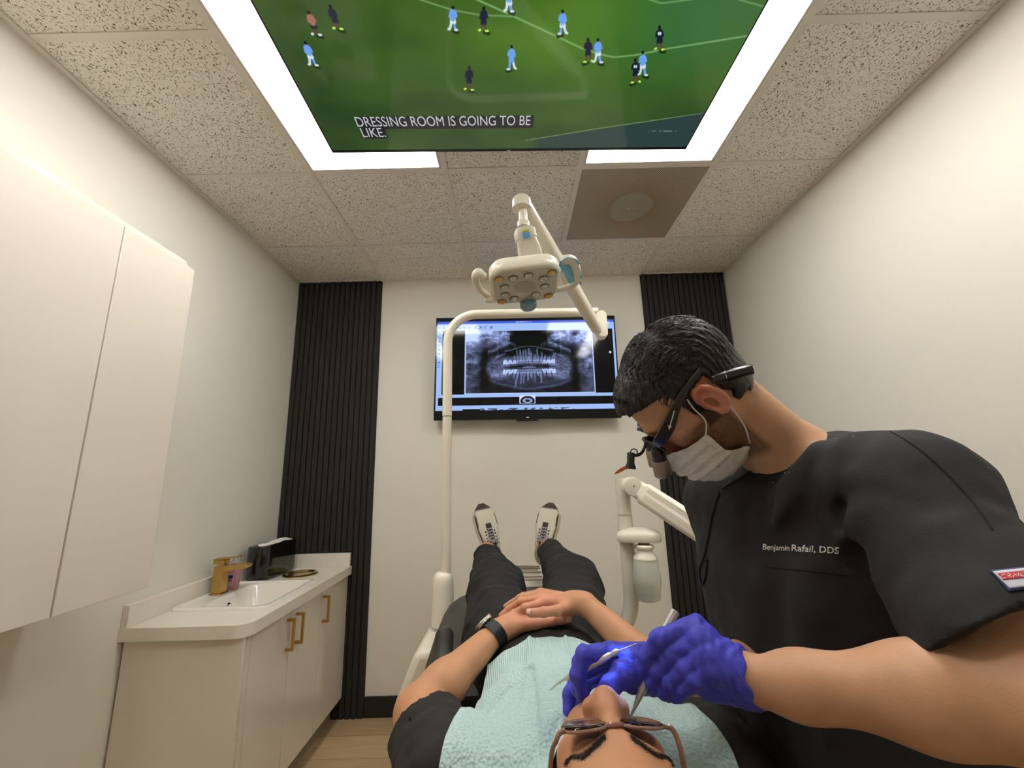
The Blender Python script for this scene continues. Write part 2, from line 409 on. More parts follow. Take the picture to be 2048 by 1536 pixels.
# suspended ceiling: tiles one by one above the grid
ct = MB(); xs = [XL]+[C1+i*T for i in range(4)]+[XR]; ys = [R1+j*T for j in range(-5, 2)]; ys = [YF]+[y for y in ys if y > YF+.05]+[YB]
lights = []; vent = None
for i in range(len(xs)-1):
    for j in range(len(ys)-1):
        x0, x1, y0, y1 = xs[i], xs[i+1], ys[j], ys[j+1]; cx, cy = (x0+x1)/2, (y0+y1)/2
        if R1-2*T < cy < R1 and i in (1, 3): continue
        if R1 < cy < R1+T and i == 3: vent = (x0, x1, y0, y1); continue
        ct.box(x0+.004, x1-.004, y0+.004, y1-.004, ZC+.004, ZC+.02)
ct.box(XL-.1, XR+.1, YF-.1, YB+.1, ZC+.10, ZC+.12)
ceil = struct('ceiling', ct, M_tile)
g = MB(); gw = .0125
for x in xs[1:-1]: g.box(x-gw, x+gw, YF, YB, ZC-.001, ZC+.0035)
for y in ys[1:-1]:
    for i in range(len(xs)-1):
        if abs(y-(R1-T)) < .01 and i in (1, 3): continue
        g.box(xs[i]+(gw if i else 0), xs[i+1]-(gw if i < len(xs)-2 else 0), y-gw, y+gw, ZC-.0005, ZC+.003)
g.box(XL, XL+.022, YF, YB, ZC-.002, ZC+.0035); g.box(XR-.022, XR, YF, YB, ZC-.002, ZC+.0035); g.box(XL, XR, YB-.022, YB, ZC-.0015, ZC+.0035)
g.build('grid', M_grid, ceil)
# tile edge that has slipped out of the grid beside the vent
# LED panels
M_led = mat('led_diffuser', c8(250, 246, 235), .5, emit=(1, .968, .915), estr=1)
M_led.node_tree.nodes['Principled BSDF'].inputs['Emission Strength'].default_value = 22.5
M_ledfr = mat('led_frame', c8(205, 200, 190), .45)
for k, i in enumerate((1, 3)):
    x0, x1 = xs[i]+gw, xs[i+1]-gw; y0, y1 = R1-2*T+gw, R1-gw
    t = thing('ceiling_light', ['long flat lit ceiling panel left of the ceiling television', 'long flat lit ceiling panel right of the ceiling television'][k], 'light', ((x0+x1)/2, (y0+y1)/2, ZC), 'flat lit ceiling panels')
    fr = MB(); w = .012
    for a in ((x0, x0+w, y0, y1), (x1-w, x1, y0, y1), (x0+w, x1-w, y0, y0+w), (x0+w, x1-w, y1-w, y1)): fr.box(*a, ZC+.0005, ZC+.03)
    fr.build('frame', M_ledfr, t)
    MB().box(x0+w, x1-w, y0+w, y1-w, ZC+.006, ZC+.012).build('diffuser', M_led, t)
# perforated return vent
x0, x1, y0, y1 = vent; x0 += gw; x1 -= gw; y0 += gw; y1 -= gw
M_perf = mat('perforated_metal', c8(150, 140, 122), .5, metal=.2)
def perf_nodes(m):
    nt = m.node_tree; N = nt.nodes; L = nt.links; b = N['Principled BSDF']; tc = N.new('ShaderNodeTexCoord')
    mp = N.new('ShaderNodeMapping'); mp.inputs['Rotation'].default_value = (0, 0, math.radians(45)); L.new(tc.outputs['Object'], mp.inputs['Vector'])
    sp = N.new('ShaderNodeSeparateXYZ'); L.new(mp.outputs['Vector'], sp.inputs[0]); outs = []
    for ax in 'XY':
        s = N.new('ShaderNodeMath'); s.operation = 'MULTIPLY'; s.inputs[1].default_value = 2*PI/.0068; L.new(sp.outputs[ax], s.inputs[0])
        c = N.new('ShaderNodeMath'); c.operation = 'SINE'; L.new(s.outputs[0], c.inputs[0]); outs.append(c.outputs[0])
    a = N.new('ShaderNodeMath'); a.operation = 'ADD'; L.new(outs[0], a.inputs[0]); L.new(outs[1], a.inputs[1])
    r = N.new('ShaderNodeValToRGB'); r.color_ramp.elements[0].position = .42; r.color_ramp.elements[1].position = .62
    r.color_ramp.elements[0].color = (*c8(196, 184, 164), 1); r.color_ramp.elements[1].color = (*c8(72, 62, 48), 1)
    L.new(a.outputs[0], r.inputs['Fac'])
    n = N.new('ShaderNodeTexNoise'); n.inputs['Scale'].default_value = 4; L.new(tc.outputs['Object'], n.inputs['Vector'])
    # round damper plate and rust ring seen through the perforations
    vd = N.new('ShaderNodeVectorMath'); vd.operation = 'DISTANCE'; vd.inputs[1].default_value = ((x0+x1)/2-.0, (y0+y1)/2-.0, ZC+.0015); L.new(tc.outputs['Object'], vd.inputs[0])
    ad = N.new('ShaderNodeMath'); ad.operation = 'MULTIPLY_ADD'; ad.inputs[1].default_value = .09; L.new(n.outputs['Fac'], ad.inputs[0]); L.new(vd.outputs['Value'], ad.inputs[2])
    r2 = N.new('ShaderNodeValToRGB'); e = r2.color_ramp.elements
    e[0].position = .0; e[0].color = (.86, .90, .92, 1); e[1].position = .155; e[1].color = (.84, .88, .88, 1)
    for p, c in ((.165, (.70, .66, .58, 1)), (.20, (.82, .72, .58, 1)), (.27, (.86, .82, .74, 1)), (.36, (.92, .9, .86, 1))):
        q = e.new(p); q.color = c
    L.new(ad.outputs[0], r2.inputs['Fac'])
    mx = N.new('ShaderNodeMix'); mx.data_type = 'RGBA'; mx.blend_type = 'MULTIPLY'; mx.inputs['Factor'].default_value = 1
    L.new(r.outputs['Color'], mx.inputs['A']); L.new(r2.outputs['Color'], mx.inputs['B']); L.new(mx.outputs['Result'], b.inputs['Base Color'])
perf_nodes(M_perf)
t = thing('ceiling_vent', 'square perforated metal return air grille in the tiled ceiling', 'vent', ((x0+x1)/2, (y0+y1)/2, ZC))
MB().box(x0, x1, y0, y1, ZC+.0015, ZC+.004).build('perforated_plate', M_perf, t)
cxv, cyv = (x0+x1)/2, (y0+y1)/2
MB().cyl((cxv, cyv, ZC+.0015), (cxv, cyv, ZC-.002), .007, n=16).build('screw', mat('screw_steel', c8(200, 195, 185), .3, 1), t)
# slat panels
def slat_panel(x0, x1, n, label):
    y1 = YB-.0005; mb = MB(); mb.box(x0, x1, y1-.008, y1, .0005, ZC-.004); p = (x1-x0)/n
    for i in range(n):
        a = x0+i*p+.0035; b = x0+(i+1)*p-.0035
        mb.prism([(a, y1-.008), (b, y1-.008), (b, y1-.018), (b-.004, y1-.022), (a+.004, y1-.022), (a, y1-.018)], .0005, ZC-.004-.002*(i % 2))
    o = mb.build('slat_panel', M_slat); tag(o, label, 'wall panel', 'black slatted wall panels'); return o
M_slat = mat('black_felt_slat', c8(34, 32, 30), .8, bump=.3, bscale=900, var=.12, vscale=300)
slat_panel(XL+.001, -.888, 16, 'black vertical slat panel on the back wall behind the sink counter')
slat_panel(.928, XR-.006, 16, 'black vertical slat panel on the back wall behind the dentist')
struct('baseboard_back', MB().box(-.887, .927, YB-.015, YB, 0, .104), mat('baseboard_black', c8(26, 24, 22), .5), bevel=.002)
struct('baseboard_right', MB().box(XR-.014, XR, YF, YB-.03, 0, .104), bpy.data.materials['baseboard_black'], bevel=.002)
# world
W = bpy.data.worlds.new('world'); SC.world = W; W.use_nodes = True
W.node_tree.nodes['Background'].inputs[0].default_value = (.9, .85, .75, 1); W.node_tree.nodes['Background'].inputs[1].default_value = .1
# ------------------------------------------------------------------ furniture on the left
M_gloss = mat('gloss_cabinet', c8(222, 214, 203), .12, coat=.2)
M_cabgap = mat('cabinet_edge', c8(84, 74, 60), .7)
M_counter = mat('white_laminate', c8(226, 220, 208), .35, var=.02, vscale=30)
M_gold = mat('brushed_gold', c8(196, 160, 92), .32, metal=1, bump=.05, bscale=800)
M_brass = mat('polished_brass', c8(226, 202, 130), .22, metal=1)
M_white = mat('ceramic_white', c8(236, 232, 224), .12, coat=.4)
M_chrome = mat('chrome', c8(210, 210, 210), .12, metal=1)
# upper cabinet
xd = -1.14
t = thing('wall_cabinet', 'large glossy white wall cabinet hung high on the left wall', 'cabinet', ((XL+xd)/2, .8, 1.02))
MB().box(XL+.001, xd-.0215, .27, 1.352, 1.035, 2.098).build('carcass', M_gloss, t, bevel=.001)
MB().box(xd-.0215, xd-.006, .27, 1.346, 2.0875, 2.104).build('top_filler', M_gloss, t, bevel=.001)
for a, b in ((.272, .549), (.553, 1.0995), (1.1040, 1.377)):
    MB().box(xd-.02, xd, a, b, 1.02, 2.0865).build('door', M_gloss, t, bevel=.0012)
# base cabinet
zt = .812; xf = -1.012
t = thing('base_cabinet', 'white base cabinet with three doors under the sink counter', 'cabinet', ((XL+xf)/2, 2.1, 0))
MB().box(XL+.001, xf-.019, 1.712, 2.670, .11, .126).box(XL+.001, XL+.012, 1.712, 2.670, .126, zt-.046).box(XL+.012, xf-.019, 1.712, 1.728, .126, zt-.046).box(XL+.012, xf-.019, 2.654, 2.670, .126, zt-.046).box(xf-.06, xf-.019, 2.305, 2.335, .126, zt-.046).box(xf-.035, xf-.019, 1.728, 2.654, zt-.075, zt-.046).build('carcass', M_cabgap, t)
MB().box(XL+.010, xf-.002, 1.690, 1.708, .0005, zt-.046).build('end_panel', M_gloss, t, bevel=.001)
MB().box(xf-.018, xf, 1.7105, 1.735, .0005, zt-.048).build('filler_strip', M_gloss, t, bevel=.001)
MB().box(xf-.075, xf-.06, 1.712, 2.670, .0005, .109).build('toe_kick', mat('toe_kick', c8(150, 140, 122), .5), t)
for k, (a, b) in enumerate(((1.7385, 2.0205), (2.0245, 2.3175), (2.3215, 2.668))):
    d = MB().box(xf-.018, xf, a, b, .112, zt-.050).build('door', M_gloss, t, bevel=.001)
    hy = (b-.022) if k == 0 else (a+.07 if k else 0)
    if k == 1: hy = a+.022+.05
    if k == 0: hy = b-.02
    hy = (1.993, 2.075, 2.345)[k]; z0, z1 = .605, .735; h = MB()
    h.box(xf+.0005, xf+.036, hy-.006, hy+.006, z0, z0+.012); h.box(xf+.0005, xf+.036, hy-.006, hy+.006, z1-.012, z1); h.box(xf+.025, xf+.036, hy-.006, hy+.006, z0+.012, z1-.012)
    h.build('handle', M_gold, d, bevel=.001)
# countertop with hole for the sink
sx0, sx1, sy0, sy1 = -1.435, -1.03, 1.85, 2.30
t = thing('countertop', 'white laminate countertop with raised splash edges and a rounded corner', 'countertop', ((XL-1)/2, 2.1, zt))
mb = MB(); xe = -.992; z0 = zt-.045; ye = 2.6705; a0 = XL+.001
hx0, hx1, hy0, hy1 = sx0+.02, sx1-.02, sy0+.02, sy1-.02
rr = [(xe-.06+.06*math.sin(a), 1.672+.06-.06*math.cos(a)) for a in [PI/2*i/8 for i in range(9)]]
mb.prism([(a0, 1.672)]+rr+[(xe, hy0), (a0, hy0)], z0, zt)
mb.prism([(a0, hy1), (xe, hy1), (xe, ye), (a0, ye)], z0, zt)
mb.prism([(a0, hy0), (hx0, hy0), (hx0, hy1), (a0, hy1)], z0, zt); mb.prism([(hx1, hy0), (xe, hy0), (xe, hy1), (hx1, hy1)], z0, zt)
mb.build('worktop', M_counter, t)
MB().box(a0, a0+.024, 1.674, ye, zt+.0003, zt+.078).build('backsplash', M_counter, t, bevel=.0015)
MB().box(a0+.025, -1.0, ye-.02, ye, zt+.0003, zt+.076).build('backsplash', M_counter, t, bevel=.0015)
# sink
t = thing('sink', 'square white drop-in ceramic basin set in the countertop', 'sink', ((sx0+sx1)/2, (sy0+sy1)/2, zt))
loops = []
cx, cy = (sx0+sx1)/2, (sy0+sy1)/2; bcx = cx+.03
def lp(w, h, r, z, ox=0): return [(x, y, z) for x, y in rrect(w, h, r, 6, cx+ox, cy)]
W0, H0 = sx1-sx0, sy1-sy0
loops = [lp(W0, H0, .03, zt+.0005), lp(W0, H0, .03, zt+.010), lp(W0-.006, H0-.006, .028, zt+.014), lp(W0-.03, H0-.03, .025, zt+.014),
         lp(W0-.034, H0-.034, .024, zt+.008), lp(W0-.125, H0-.075, .04, zt+.007, .03), lp(W0-.14, H0-.09, .045, zt-.005, .03), lp(W0-.19, H0-.15, .05, zt-.11, .03), lp(.1, .12, .045, zt-.125, .03), lp(.02, .02, .0095, zt-.128, .03)]
mb = MB(); n = len(loops[0]); v = [p for l in loops for p in l]; f = []
for i in range(len(loops)-1):
    for j in range(n): f.append((i*n+j, i*n+(j+1) % n, (i+1)*n+(j+1) % n, (i+1)*n+j))
f.append([(len(loops)-1)*n+j for j in range(n)])
mb.add(v, f); mb.build('basin', M_white, t, smooth=True)
mb = MB().lathe([(.017, 0), (.020, .005), (.013, .0065), (.010, -.002)], (-1.322, 2.06, zt-.045), 20, frame_from((.92, .0, .4)))
mb.build('overflow_ring', M_chrome, t, smooth=True)
MB().lathe([(.022, 0), (.022, .003), (.012, .004)], (bcx, cy, zt-.127), 24).build('drain', M_chrome, t, smooth=True)
# faucet
fx, fy = -1.392, 2.085; fz = zt+.0085
t = thing('faucet', 'square brushed gold single-lever faucet beside the basin', 'faucet', (fx, fy, fz))
MB().box(fx-.03, fx+.03, fy-.028, fy+.028, fz, fz+.005).build('base_plate', M_gold, t, bevel=.001)
mb = MB().prism([(fx-.024, fz+.0055), (fx+.022, fz+.0055), (fx+.024, fz+.100), (fx+.125, fz+.112), (fx+.137, fz+.124), (fx+.125, fz+.130), (fx-.02, fz+.123)], -.022, .022,
                R=np.array([[1, 0, 0], [0, 0, 1], [0, 1, 0]], float), c=(0, fy, 0))
mb.build('spout', M_gold, t, bevel=.0015)
MB().box(-.026, .026, -.021, .021, 0, .021, rot('Y', 4), (fx-.002, fy, fz+.130)).build('lever_hub', M_gold, t, bevel=.0015)
mb = MB(); mb.box(-.026, .085, -.019, .019, .0, .007, rot('Y', -5), (fx-.002, fy, fz+.151)); mb.build('lever', M_gold, t, bevel=.001)
# soap pump bottle
bx_, by_ = -1.388, 2.165; bz = zt+.009
M_soap = mat('pink_soap', c8(236, 170, 182), .12, trans=.55, ior=1.3)
M_label = mat('soap_label', c8(235, 205, 212), .4)
t = thing('soap_bottle', 'clear bottle of pink hand soap behind the gold faucet', 'soap bottle', (bx_, by_, bz))
mb = MB(); prof = [(.9, 0), (1, .004), (1.02, .05), (.98, .085), (.8, .102), (.45, .112), (.36, .118)]
v = []; f = []; n = 28
for (s, z) in prof:
    for j in range(n):
        a = 2*PI*j/n; c_, s_ = math.cos(a), math.sin(a)
        v.append((bx_+.034*s*abs(c_)**.7*np.sign(c_), by_+.021*s*abs(s_)**.7*np.sign(s_), bz+z))
for i in range(len(prof)-1):
    for j in range(n): f.append((i*n+j, i*n+(j+1) % n, (i+1)*n+(j+1) % n, (i+1)*n+j))
f.append(list(range(n))[::-1]); f.append([(len(prof)-1)*n+j for j in range(n)])
mb.add(v, f); mb.build('bottle_body', M_soap, t, smooth=True)
mb = MB(); mb.mi = 0; mb.box(bx_-.022, bx_+.022, by_-.0245, by_-.0225, bz+.018, bz+.07); mb.mi = 1; mb.box(bx_-.016, bx_+.02, by_-.0250, by_-.0245, bz+.052, bz+.068); mb.mi = 2; mb.box(bx_-.012, bx_+.016, by_-.0250, by_-.0245, bz+.040, bz+.049)
mb.build('label', [M_label, mat('soap_blue', c8(60, 80, 190), .4), mat('soap_rose', c8(226, 90, 130), .4)], t)
mb = MB(); mb.cyl((bx_, by_, bz+.118), (bx_, by_, bz+.128), .0125); mb.cyl((bx_, by_, bz+.128), (bx_, by_, bz+.142), .0045)
mb.cyl((bx_, by_, bz+.142), (bx_, by_, bz+.148), .011); mb.tube([(bx_, by_, bz+.146), (bx_+.02, by_-.004, bz+.147), (bx_+.036, by_-.008, bz+.14)], .0035, 10)
mb.build('pump', mat('clear_plastic', c8(238, 236, 232), .15, trans=.5), t, smooth=True)
# paper towel dispenser
M_pblack = mat('gloss_black_plastic', c8(16, 16, 17), .12, coat=.5)
t = thing('paper_towel_dispenser', 'glossy black paper towel dispenser standing on the counter corner', 'dispenser', (-1.38, 2.42, zt))
pa = np.array([-1.378, 2.315]); pb = np.array([-1.345, 2.60]); ax_ = (pb-pa)/np.linalg.norm(pb-pa); 
def stadium(w, l, z, c):
    R_ = math.atan2(ax_[1], ax_[0]); pts = []
    for x, y in rrect(l, w, w*.49, 7): pts.append((c[0]+x*math.cos(R_)-y*math.sin(R_), c[1]+x*math.sin(R_)+y*math.cos(R_), z))
    return pts
cc = (pa+pb)/2+np.array([0, -.0])
L = [stadium(.10, .30, zt+.0005, cc), stadium(.115, .315, zt+.012, cc), stadium(.118, .318, zt+.02, cc), stadium(.118, .318, zt+.168, cc), stadium(.112, .312, zt+.176, cc), stadium(.085, .285, zt+.178, cc), stadium(.08, .28, zt+.165, cc)]
mb = MB(); n = len(L[0]); v = [p for l in L for p in l]; f = []
for i in range(len(L)-1):
    for j in range(n): f.append((i*n+j, i*n+(j+1) % n, (i+1)*n+(j+1) % n, (i+1)*n+j))
f.append([(len(L)-1)*n+j for j in range(n)]); f.append(list(range(n))[::-1]); mb.add(v, f); mb.build('body', M_pblack, t, smooth=True)
M_paper = mat('paper_towel', c8(232, 228, 220), .8)
mb = MB(); R_ = np.array([[ax_[0], -ax_[1], 0], [ax_[1], ax_[0], 0], [0, 0, 1]])
base = np.array([cc[0], cc[1], zt+.170])
rows = []
for i in range(9):
    s = -.13+.26*i/8
    rows.append([base+R_@np.array([s, w, .002+.012*(1-abs(w)/.036)+.01*max(0, 1-abs(s-.05)/.08)+.002*math.sin(i*2.1+w*90)]) for w in (-.034, -.015, .0, .015, .034)])
v = [p for r_ in rows for p in r_]; f = [(i*5+j, i*5+j+1, (i+1)*5+j+1, (i+1)*5+j) for i in range(8) for j in range(4)]
mb.add(v, f); o = mb.build('paper_towel', M_paper, smooth=True); md = o.modifiers.new('s', 'SOLIDIFY'); md.thickness = .0015
tag(o, 'folded white paper towels lying in the top of the black dispenser', 'paper towels')
# gold rim of the counter waste opening
gx, gy = -1.205, 2.478
mb = MB().lathe([(.092, .0005), (.092, .004), (.087, .0075), (.078, .009), (.073, .006), (.069, .0015), (.02, .001)], (gx, gy, zt), 48)
o = mb.build('waste_ring', M_brass, smooth=True); tag(o, 'round polished brass waste cover lying flat on the counter', 'waste cover')
# ------------------------------------------------------------------ screens
def sstep(a, b, x):
    t = np.clip((x-a)/(b-a), 0, 1); return t*t*(3-2*t)
def seg_d(px, py, a, b):
    ax, ay = a; bx, by = b; dx, dy = bx-ax, by-ay; t = np.clip(((px-ax)*dx+(py-ay)*dy)/(dx*dx+dy*dy+1e-9), 0, 1)
    return np.hypot(px-ax-t*dx, py-ay-t*dy)
def blend(img, m, c):
    m = np.clip(m, 0, 1)[..., None]; return img*(1-m)+np.array(c)*m
def screen_mat(name, strength, rough=.05, spec=.6):
    m = bpy.data.materials.new(name); m.use_nodes = True; nt = m.node_tree; b = nt.nodes['Principled BSDF']
    b.inputs['Base Color'].default_value = (.004, .004, .004, 1); b.inputs['Roughness'].default_value = rough; b.inputs['Specular IOR Level'].default_value = spec
    a = nt.nodes.new('ShaderNodeAttribute'); a.attribute_name = 'Col'; nt.links.new(a.outputs['Color'], b.inputs['Emission Color']); b.inputs['Emission Strength'].default_value = strength
    return m
def screen_grid(name, O, ux, uy, w, h, nx, ny, fn, m, parent):
    """picture surface: O = centre, ux/uy unit vectors right/up, fn(s,t) -> srgb image, s right 0..1, t down 0..1"""
    s = np.linspace(0, 1, nx); t = np.linspace(0, 1, ny); S, Tt = np.meshgrid(s, t)
    V = (np.array(O)[None, None]+np.array(ux)*(S[..., None]-.5)*w-np.array(uy)*(Tt[..., None]-.5)*h).reshape(-1, 3)
    i = np.arange((ny-1)*nx).reshape(ny-1, nx)[:, :-1].ravel(); F = np.stack([i, i+nx, i+nx+1, i+1], 1)
    me = bpy.data.meshes.new(name); fast_mesh(me, V, F); me.materials.append(m)
    o = bpy.data.objects.new(name, me); _link(o, parent)
    im = np.clip(fn(S, Tt), 0, 1); im = np.where(im <= .04045, im/12.92, ((im+.055)/1.055)**2.4); vcol(o, im.reshape(-1, 3)); return o
M_bezel = mat('tv_bezel', c8(20, 20, 21), .3)
# wall monitor with the panoramic radiograph
yS = 2.6; P0, P1, P2, P3 = [AY(yS, *p) for p in ((870, 637), (1232, 629), (1240, 832), (869, 845))]
mcx = (P0[0]+P1[0]+P2[0]+P3[0])/4; mcz = (P0[2]+P1[2]+P2[2]+P3[2])/4; mw, mh = 1.192, .688
Rm = rot('Y', .7)@rot('X', 0); mux, muy = Rm@np.array([1, 0, 0]), Rm@np.array([0, 0, 1.])
t = thing('wall_monitor', 'wide black wall monitor showing a panoramic dental x-ray', 'monitor', (mcx, yS, mcz-mh/2))
mb = MB(); c = np.array([mcx, yS, mcz])
mb.box(-mw/2, mw/2, .0008, .022, -mh/2, mh/2, Rm, c); mb.box(-mw/2+.1, mw/2-.1, .022, .055, -mh/2+.02, mh/2-.12, Rm, c); mb.build('housing', M_bezel, t, bevel=.002)
MB().box(-.07, .07, .002, .02, -mh/2-.012, -mh/2-.0005, Rm, c).build('sensor_bar', M_bezel, t)
MB().box(-.2, .2, .0555, .092, -.15, .15, Rm, c).build('wall_bracket', M_bezel, t)
nz = rng.standard_normal
def vnoise(S, T_, f, seed, oct=4):
    r = np.random.default_rng(seed); out = np.zeros_like(S); amp = 1
    for o in range(oct):
        n = int(f*2**o)+2; g = r.random((n+1, n+1)); x = S*(n-1); y = T_*(n-1); xi = x.astype(int); yi = y.astype(int); fx_, fy_ = x-xi, y-yi
        fx_ = fx_*fx_*(3-2*fx_); fy_ = fy_*fy_*(3-2*fy_)
        out += amp*((g[yi, xi]*(1-fx_)+g[yi, xi+1]*fx_)*(1-fy_)+(g[yi+1, xi]*(1-fx_)+g[yi+1, xi+1]*fx_)*fy_-.5); amp *= .55
    return out
def xray(S, T_):
    # picture laid out in the units of a 1830 x 1030 grid
    X = S*1830+105; Y = T_*1030+187
    lb = np.array([.64, .77, .99]); blk = np.array([.035, .035, .045])
    im = np.zeros(S.shape+(3,))+np.array([.05, .05, .055])
    box = lambda a, b, c_, d: ((X > a) & (X < b) & (Y > c_) & (Y < d)).astype(float)
    im = blend(im, box(118, 1925, 226, 1130), lb)
    im = blend(im, box(118, 1925, 226, 250), [.25, .38, .88])
    im = blend(im, box(172, 1905, 322, 975), blk); im = blend(im, box(140, 1905, 1003, 1083), blk)
    im = blend(im, box(560, 1480, 1112, 1130)*(vnoise(S, T_, 60, 5, 1) > 0), [.3, .32, .4])
    im = blend(im, box(385, 560, 1118, 1130), blk)
    im = blend(im, box(400, 1700, 322, 975), [.72, .82, 1.0]); R = box(412, 1690, 330, 965)
    wx, wy = vnoise(S, T_, 9, 51, 3)*26, vnoise(S, T_, 9, 52, 3)*22
    x = (X-1050+wx*.5)/640.; y = (Y-648+wy*.5)/318.; ax = np.abs(x); fine_ = vnoise(S, T_, 70, 6, 3); mid_ = vnoise(S, T_, 26, 2, 4)
    G = lambda v, w: np.exp(-(v/w)**2)
    g = .09+.05*vnoise(S, T_, 30, 1)
    g += sstep(.66, .92, ax)*(.40-.22*sstep(.0, .9, y))*(1+1.1*mid_)                              # spine ghosts at the sides
    g += .55*sstep(-.35, -.85, y+.25*(ax < .3))*sstep(.14, .45, ax)*(1+1.2*vnoise(S, T_, 26, 3, 4))  # skull base
    g += .30*G(y+.62-.9*np.abs(ax-.30), .07)*(ax > .2)*(ax < .66)*(1+fine_)
    g -= .16*G(ax-.72, .05)*sstep(-.5, .0, y)
    er = ((ax-.50-.10*np.clip(-y-.05, 0, 1))/.20)**2+((y-.20)/.40)**2; g += .27*sstep(1.5, .3, er)*(1+.8*fine_)    # rami
    lowarc = .86-.60*ax**1.9; g += (.22+.10*fine_)*G(y-lowarc, .045)*sstep(.72, .55, ax); g += .13*sstep(.15, .45, y)*sstep(lowarc+.02, lowarc-.15, y)*(ax < .62)*(1+.6*mid_)
    g += .20*G(y+.02, .36)*sstep(.46, .34, ax)*(1+.9*vnoise(S, T_, 40, 8, 3))
    for sx in (-1, 1): g -= .24*np.exp(-(((x-sx*.23)/.13)**2+((y+.26)/.10)**2))
    g -= .30*np.exp(-((x/.38)**2+((y+.66)/.24)**2))
    g += .34*G(y+.40+.07*np.cos(ax*7), .020)*sstep(.42, .36, ax); g += .22*G(y+.24-(ax-.40)*.8, .03)*(ax > .38)*(ax < .54)
    g += .16*G(ax-.50, .008)*(y < -.2)*(y > -.95); g += .34*G(x, .018)*(y < .0)*(y > -.40)*(1+fine_); g += .22*G(x+.07, .007)*(y < -.55)*(y > -.85)
    # teeth
    for row, yc, sgn in ((0, .085, -1), (1, .255, 1)):
        edges = np.array([-.405, -.325, -.250, -.198, -.150, -.100, -.052, 0, .052, .100, .150, .198, .250, .325, .405]); r_ = np.random.default_rng(60+row)
        for k in range(14):
            a, b = edges[k], edges[k+1]; xc = (a+b)/2; w = (b-a)*.54; big = abs(xc) > .2; L_ = (.30 if big else .44)*(1+.15*r_.normal())
            yy = (y-yc-.02*abs(xc)*sgn)*sgn; xl = x-xc-(xc*.35+.03*r_.normal())*np.clip(yy, 0, 1); wid = w*(1.0-.55*np.clip(yy/L_, 0, 1)**1.3)
            bot = .012*np.cos(xl/w*5)*(1 if big else .3)
            crown = sstep(wid*1.02, wid*.80, np.abs(xl))*sstep(-.012, .012, yy-bot)*sstep(.13, .09, yy)
            root = sstep(wid, wid*.5, np.abs(xl))*sstep(.07, .12, yy)*sstep(L_, L_-.10, yy)
            split = G(xl, w*.22)*sstep(.10, .16, yy)*sstep(L_+.1, L_-.05, yy)*(1 if big else .7)
            m = (.78 if big else .42)*crown*(1-.35*G(yy-.07, .03)*G(xl, w*.5))+(.42+.1*r_.random())*root*(1-.6*split)
            g = np.maximum(g, g*.5+m)
    g -= .30*G(y-.170-.03*ax, .020)*sstep(.42, .38, ax)*sstep(.04, .09, ax); g += .55*G(y-.205, .008)*(ax < .10)
    for xx in (-.215, -.13): g += .4*np.exp(-(((x-xx)/.022)**2+((y-.265)/.028)**2))*(xx < -.2)
    g = g*(1.04+.22*vnoise(S, T_, 110, 91, 2))
    g = np.clip(g, .03, 1); col = np.stack([g*.80, g*.88, g*1.18], -1); col = np.clip(col, .04, 1)
    im = im*(1-R[..., None])+col*R[..., None]
    # toolbar glyphs
    for k, xx in enumerate((140, 185, 345, 392, 440, 508, 558, 605, 672)):
        im = blend(im, ((np.abs(X-xx) < 15) & (np.abs(Y-293) < 13) & (vnoise(S, T_, 190, 9+k, 1) > -.08)).astype(float)*.6, [.22, .28, .45])
    for k in range(9):
        im = blend(im, ((np.abs(X-138) < 13) & (np.abs(Y-(345+k*43)) < 14) & (vnoise(S, T_, 180, 30+k, 1) > -.05)).astype(float)*.7, [.2, .27, .55])
    im = blend(im, box(945, 1102, 990, 1070), [.85, .9, 1]); tb = box(952, 1096, 994, 1066); x2 = (X-1024)/72; y2 = (Y-1046)/50
    im = blend(im, tb*((x2**2+y2**2) < 1), [.10, .11, .18]); im = blend(im, tb*((np.abs(np.hypot(x2, y2*1.3+.1)-.5) < .18))*.8, [.7, .75, .95])
    im = blend(im, ((np.abs(X-1870)+np.abs(Y-567)) < 14).astype(float), [.9, .9, .95])
    im = blend(im, (((X-920) > 0) & ((X-1085) < 0) & (np.abs(Y-238) < 6) & (vnoise(S, T_, 300, 77, 1) > 0)).astype(float)*.8, [.8, .85, 1])
    return im
M_scrm = screen_mat('monitor_screen', .95, .07, .28)
screen_grid('screen', c+Rm@np.array([0, -.0002, 0]), mux, muy, mw-.006, mh-.006, 700, 410, xray, M_scrm, t)
MB().box(-.009, .009, -.0015, .0005, -mh/2+.008, -mh/2+.014, Rm, c).build('badge', mat('badge_silver', c8(220, 220, 220), .3), t)

# ceiling television with a football match
zT = 2.624; cw, ch = 1.450, .832; Rt = rot('Z', 1.1)
ca, cb = AZ(zT, 664, 304), AZ(zT, 1370, 302); mid = (ca+cb)/2; tux = Rt@np.array([1, 0, 0]); tdn = Rt@np.array([0, 1, 0.])   # picture bottom points to the back wall
tc_ = mid-tdn*(ch/2); tc_[2] = zT
t = thing('ceiling_television', 'large television mounted flat on the ceiling showing a football match', 'television', (tc_[0], tc_[1], ZC))
mb = MB(); mb.box(-cw/2, cw/2, -ch/2, ch/2, .0006, .028, Rt, tc_); mb.build('housing', M_bezel, t, bevel=.0015)
MB().box(-.3, .3, -.2, .2, .0285, .0545, Rt, tc_).build('ceiling_bracket', M_bezel, t)
def tvst(u, v):
    p = AZ(zT, u, v)-tc_; return (p@tux)/cw+.5, (p@tdn)/ch+.5
def lineS(img, X, Y, pts, w, c, a=1.):
    q = [(tvst(*p)[0]*cw, tvst(*p)[1]*ch) for p in pts]
    d = np.min([seg_d(X, Y, q[i], q[i+1]) for i in range(len(q)-1)], axis=0); return blend(img, a*sstep(w, w*.4, d), c)
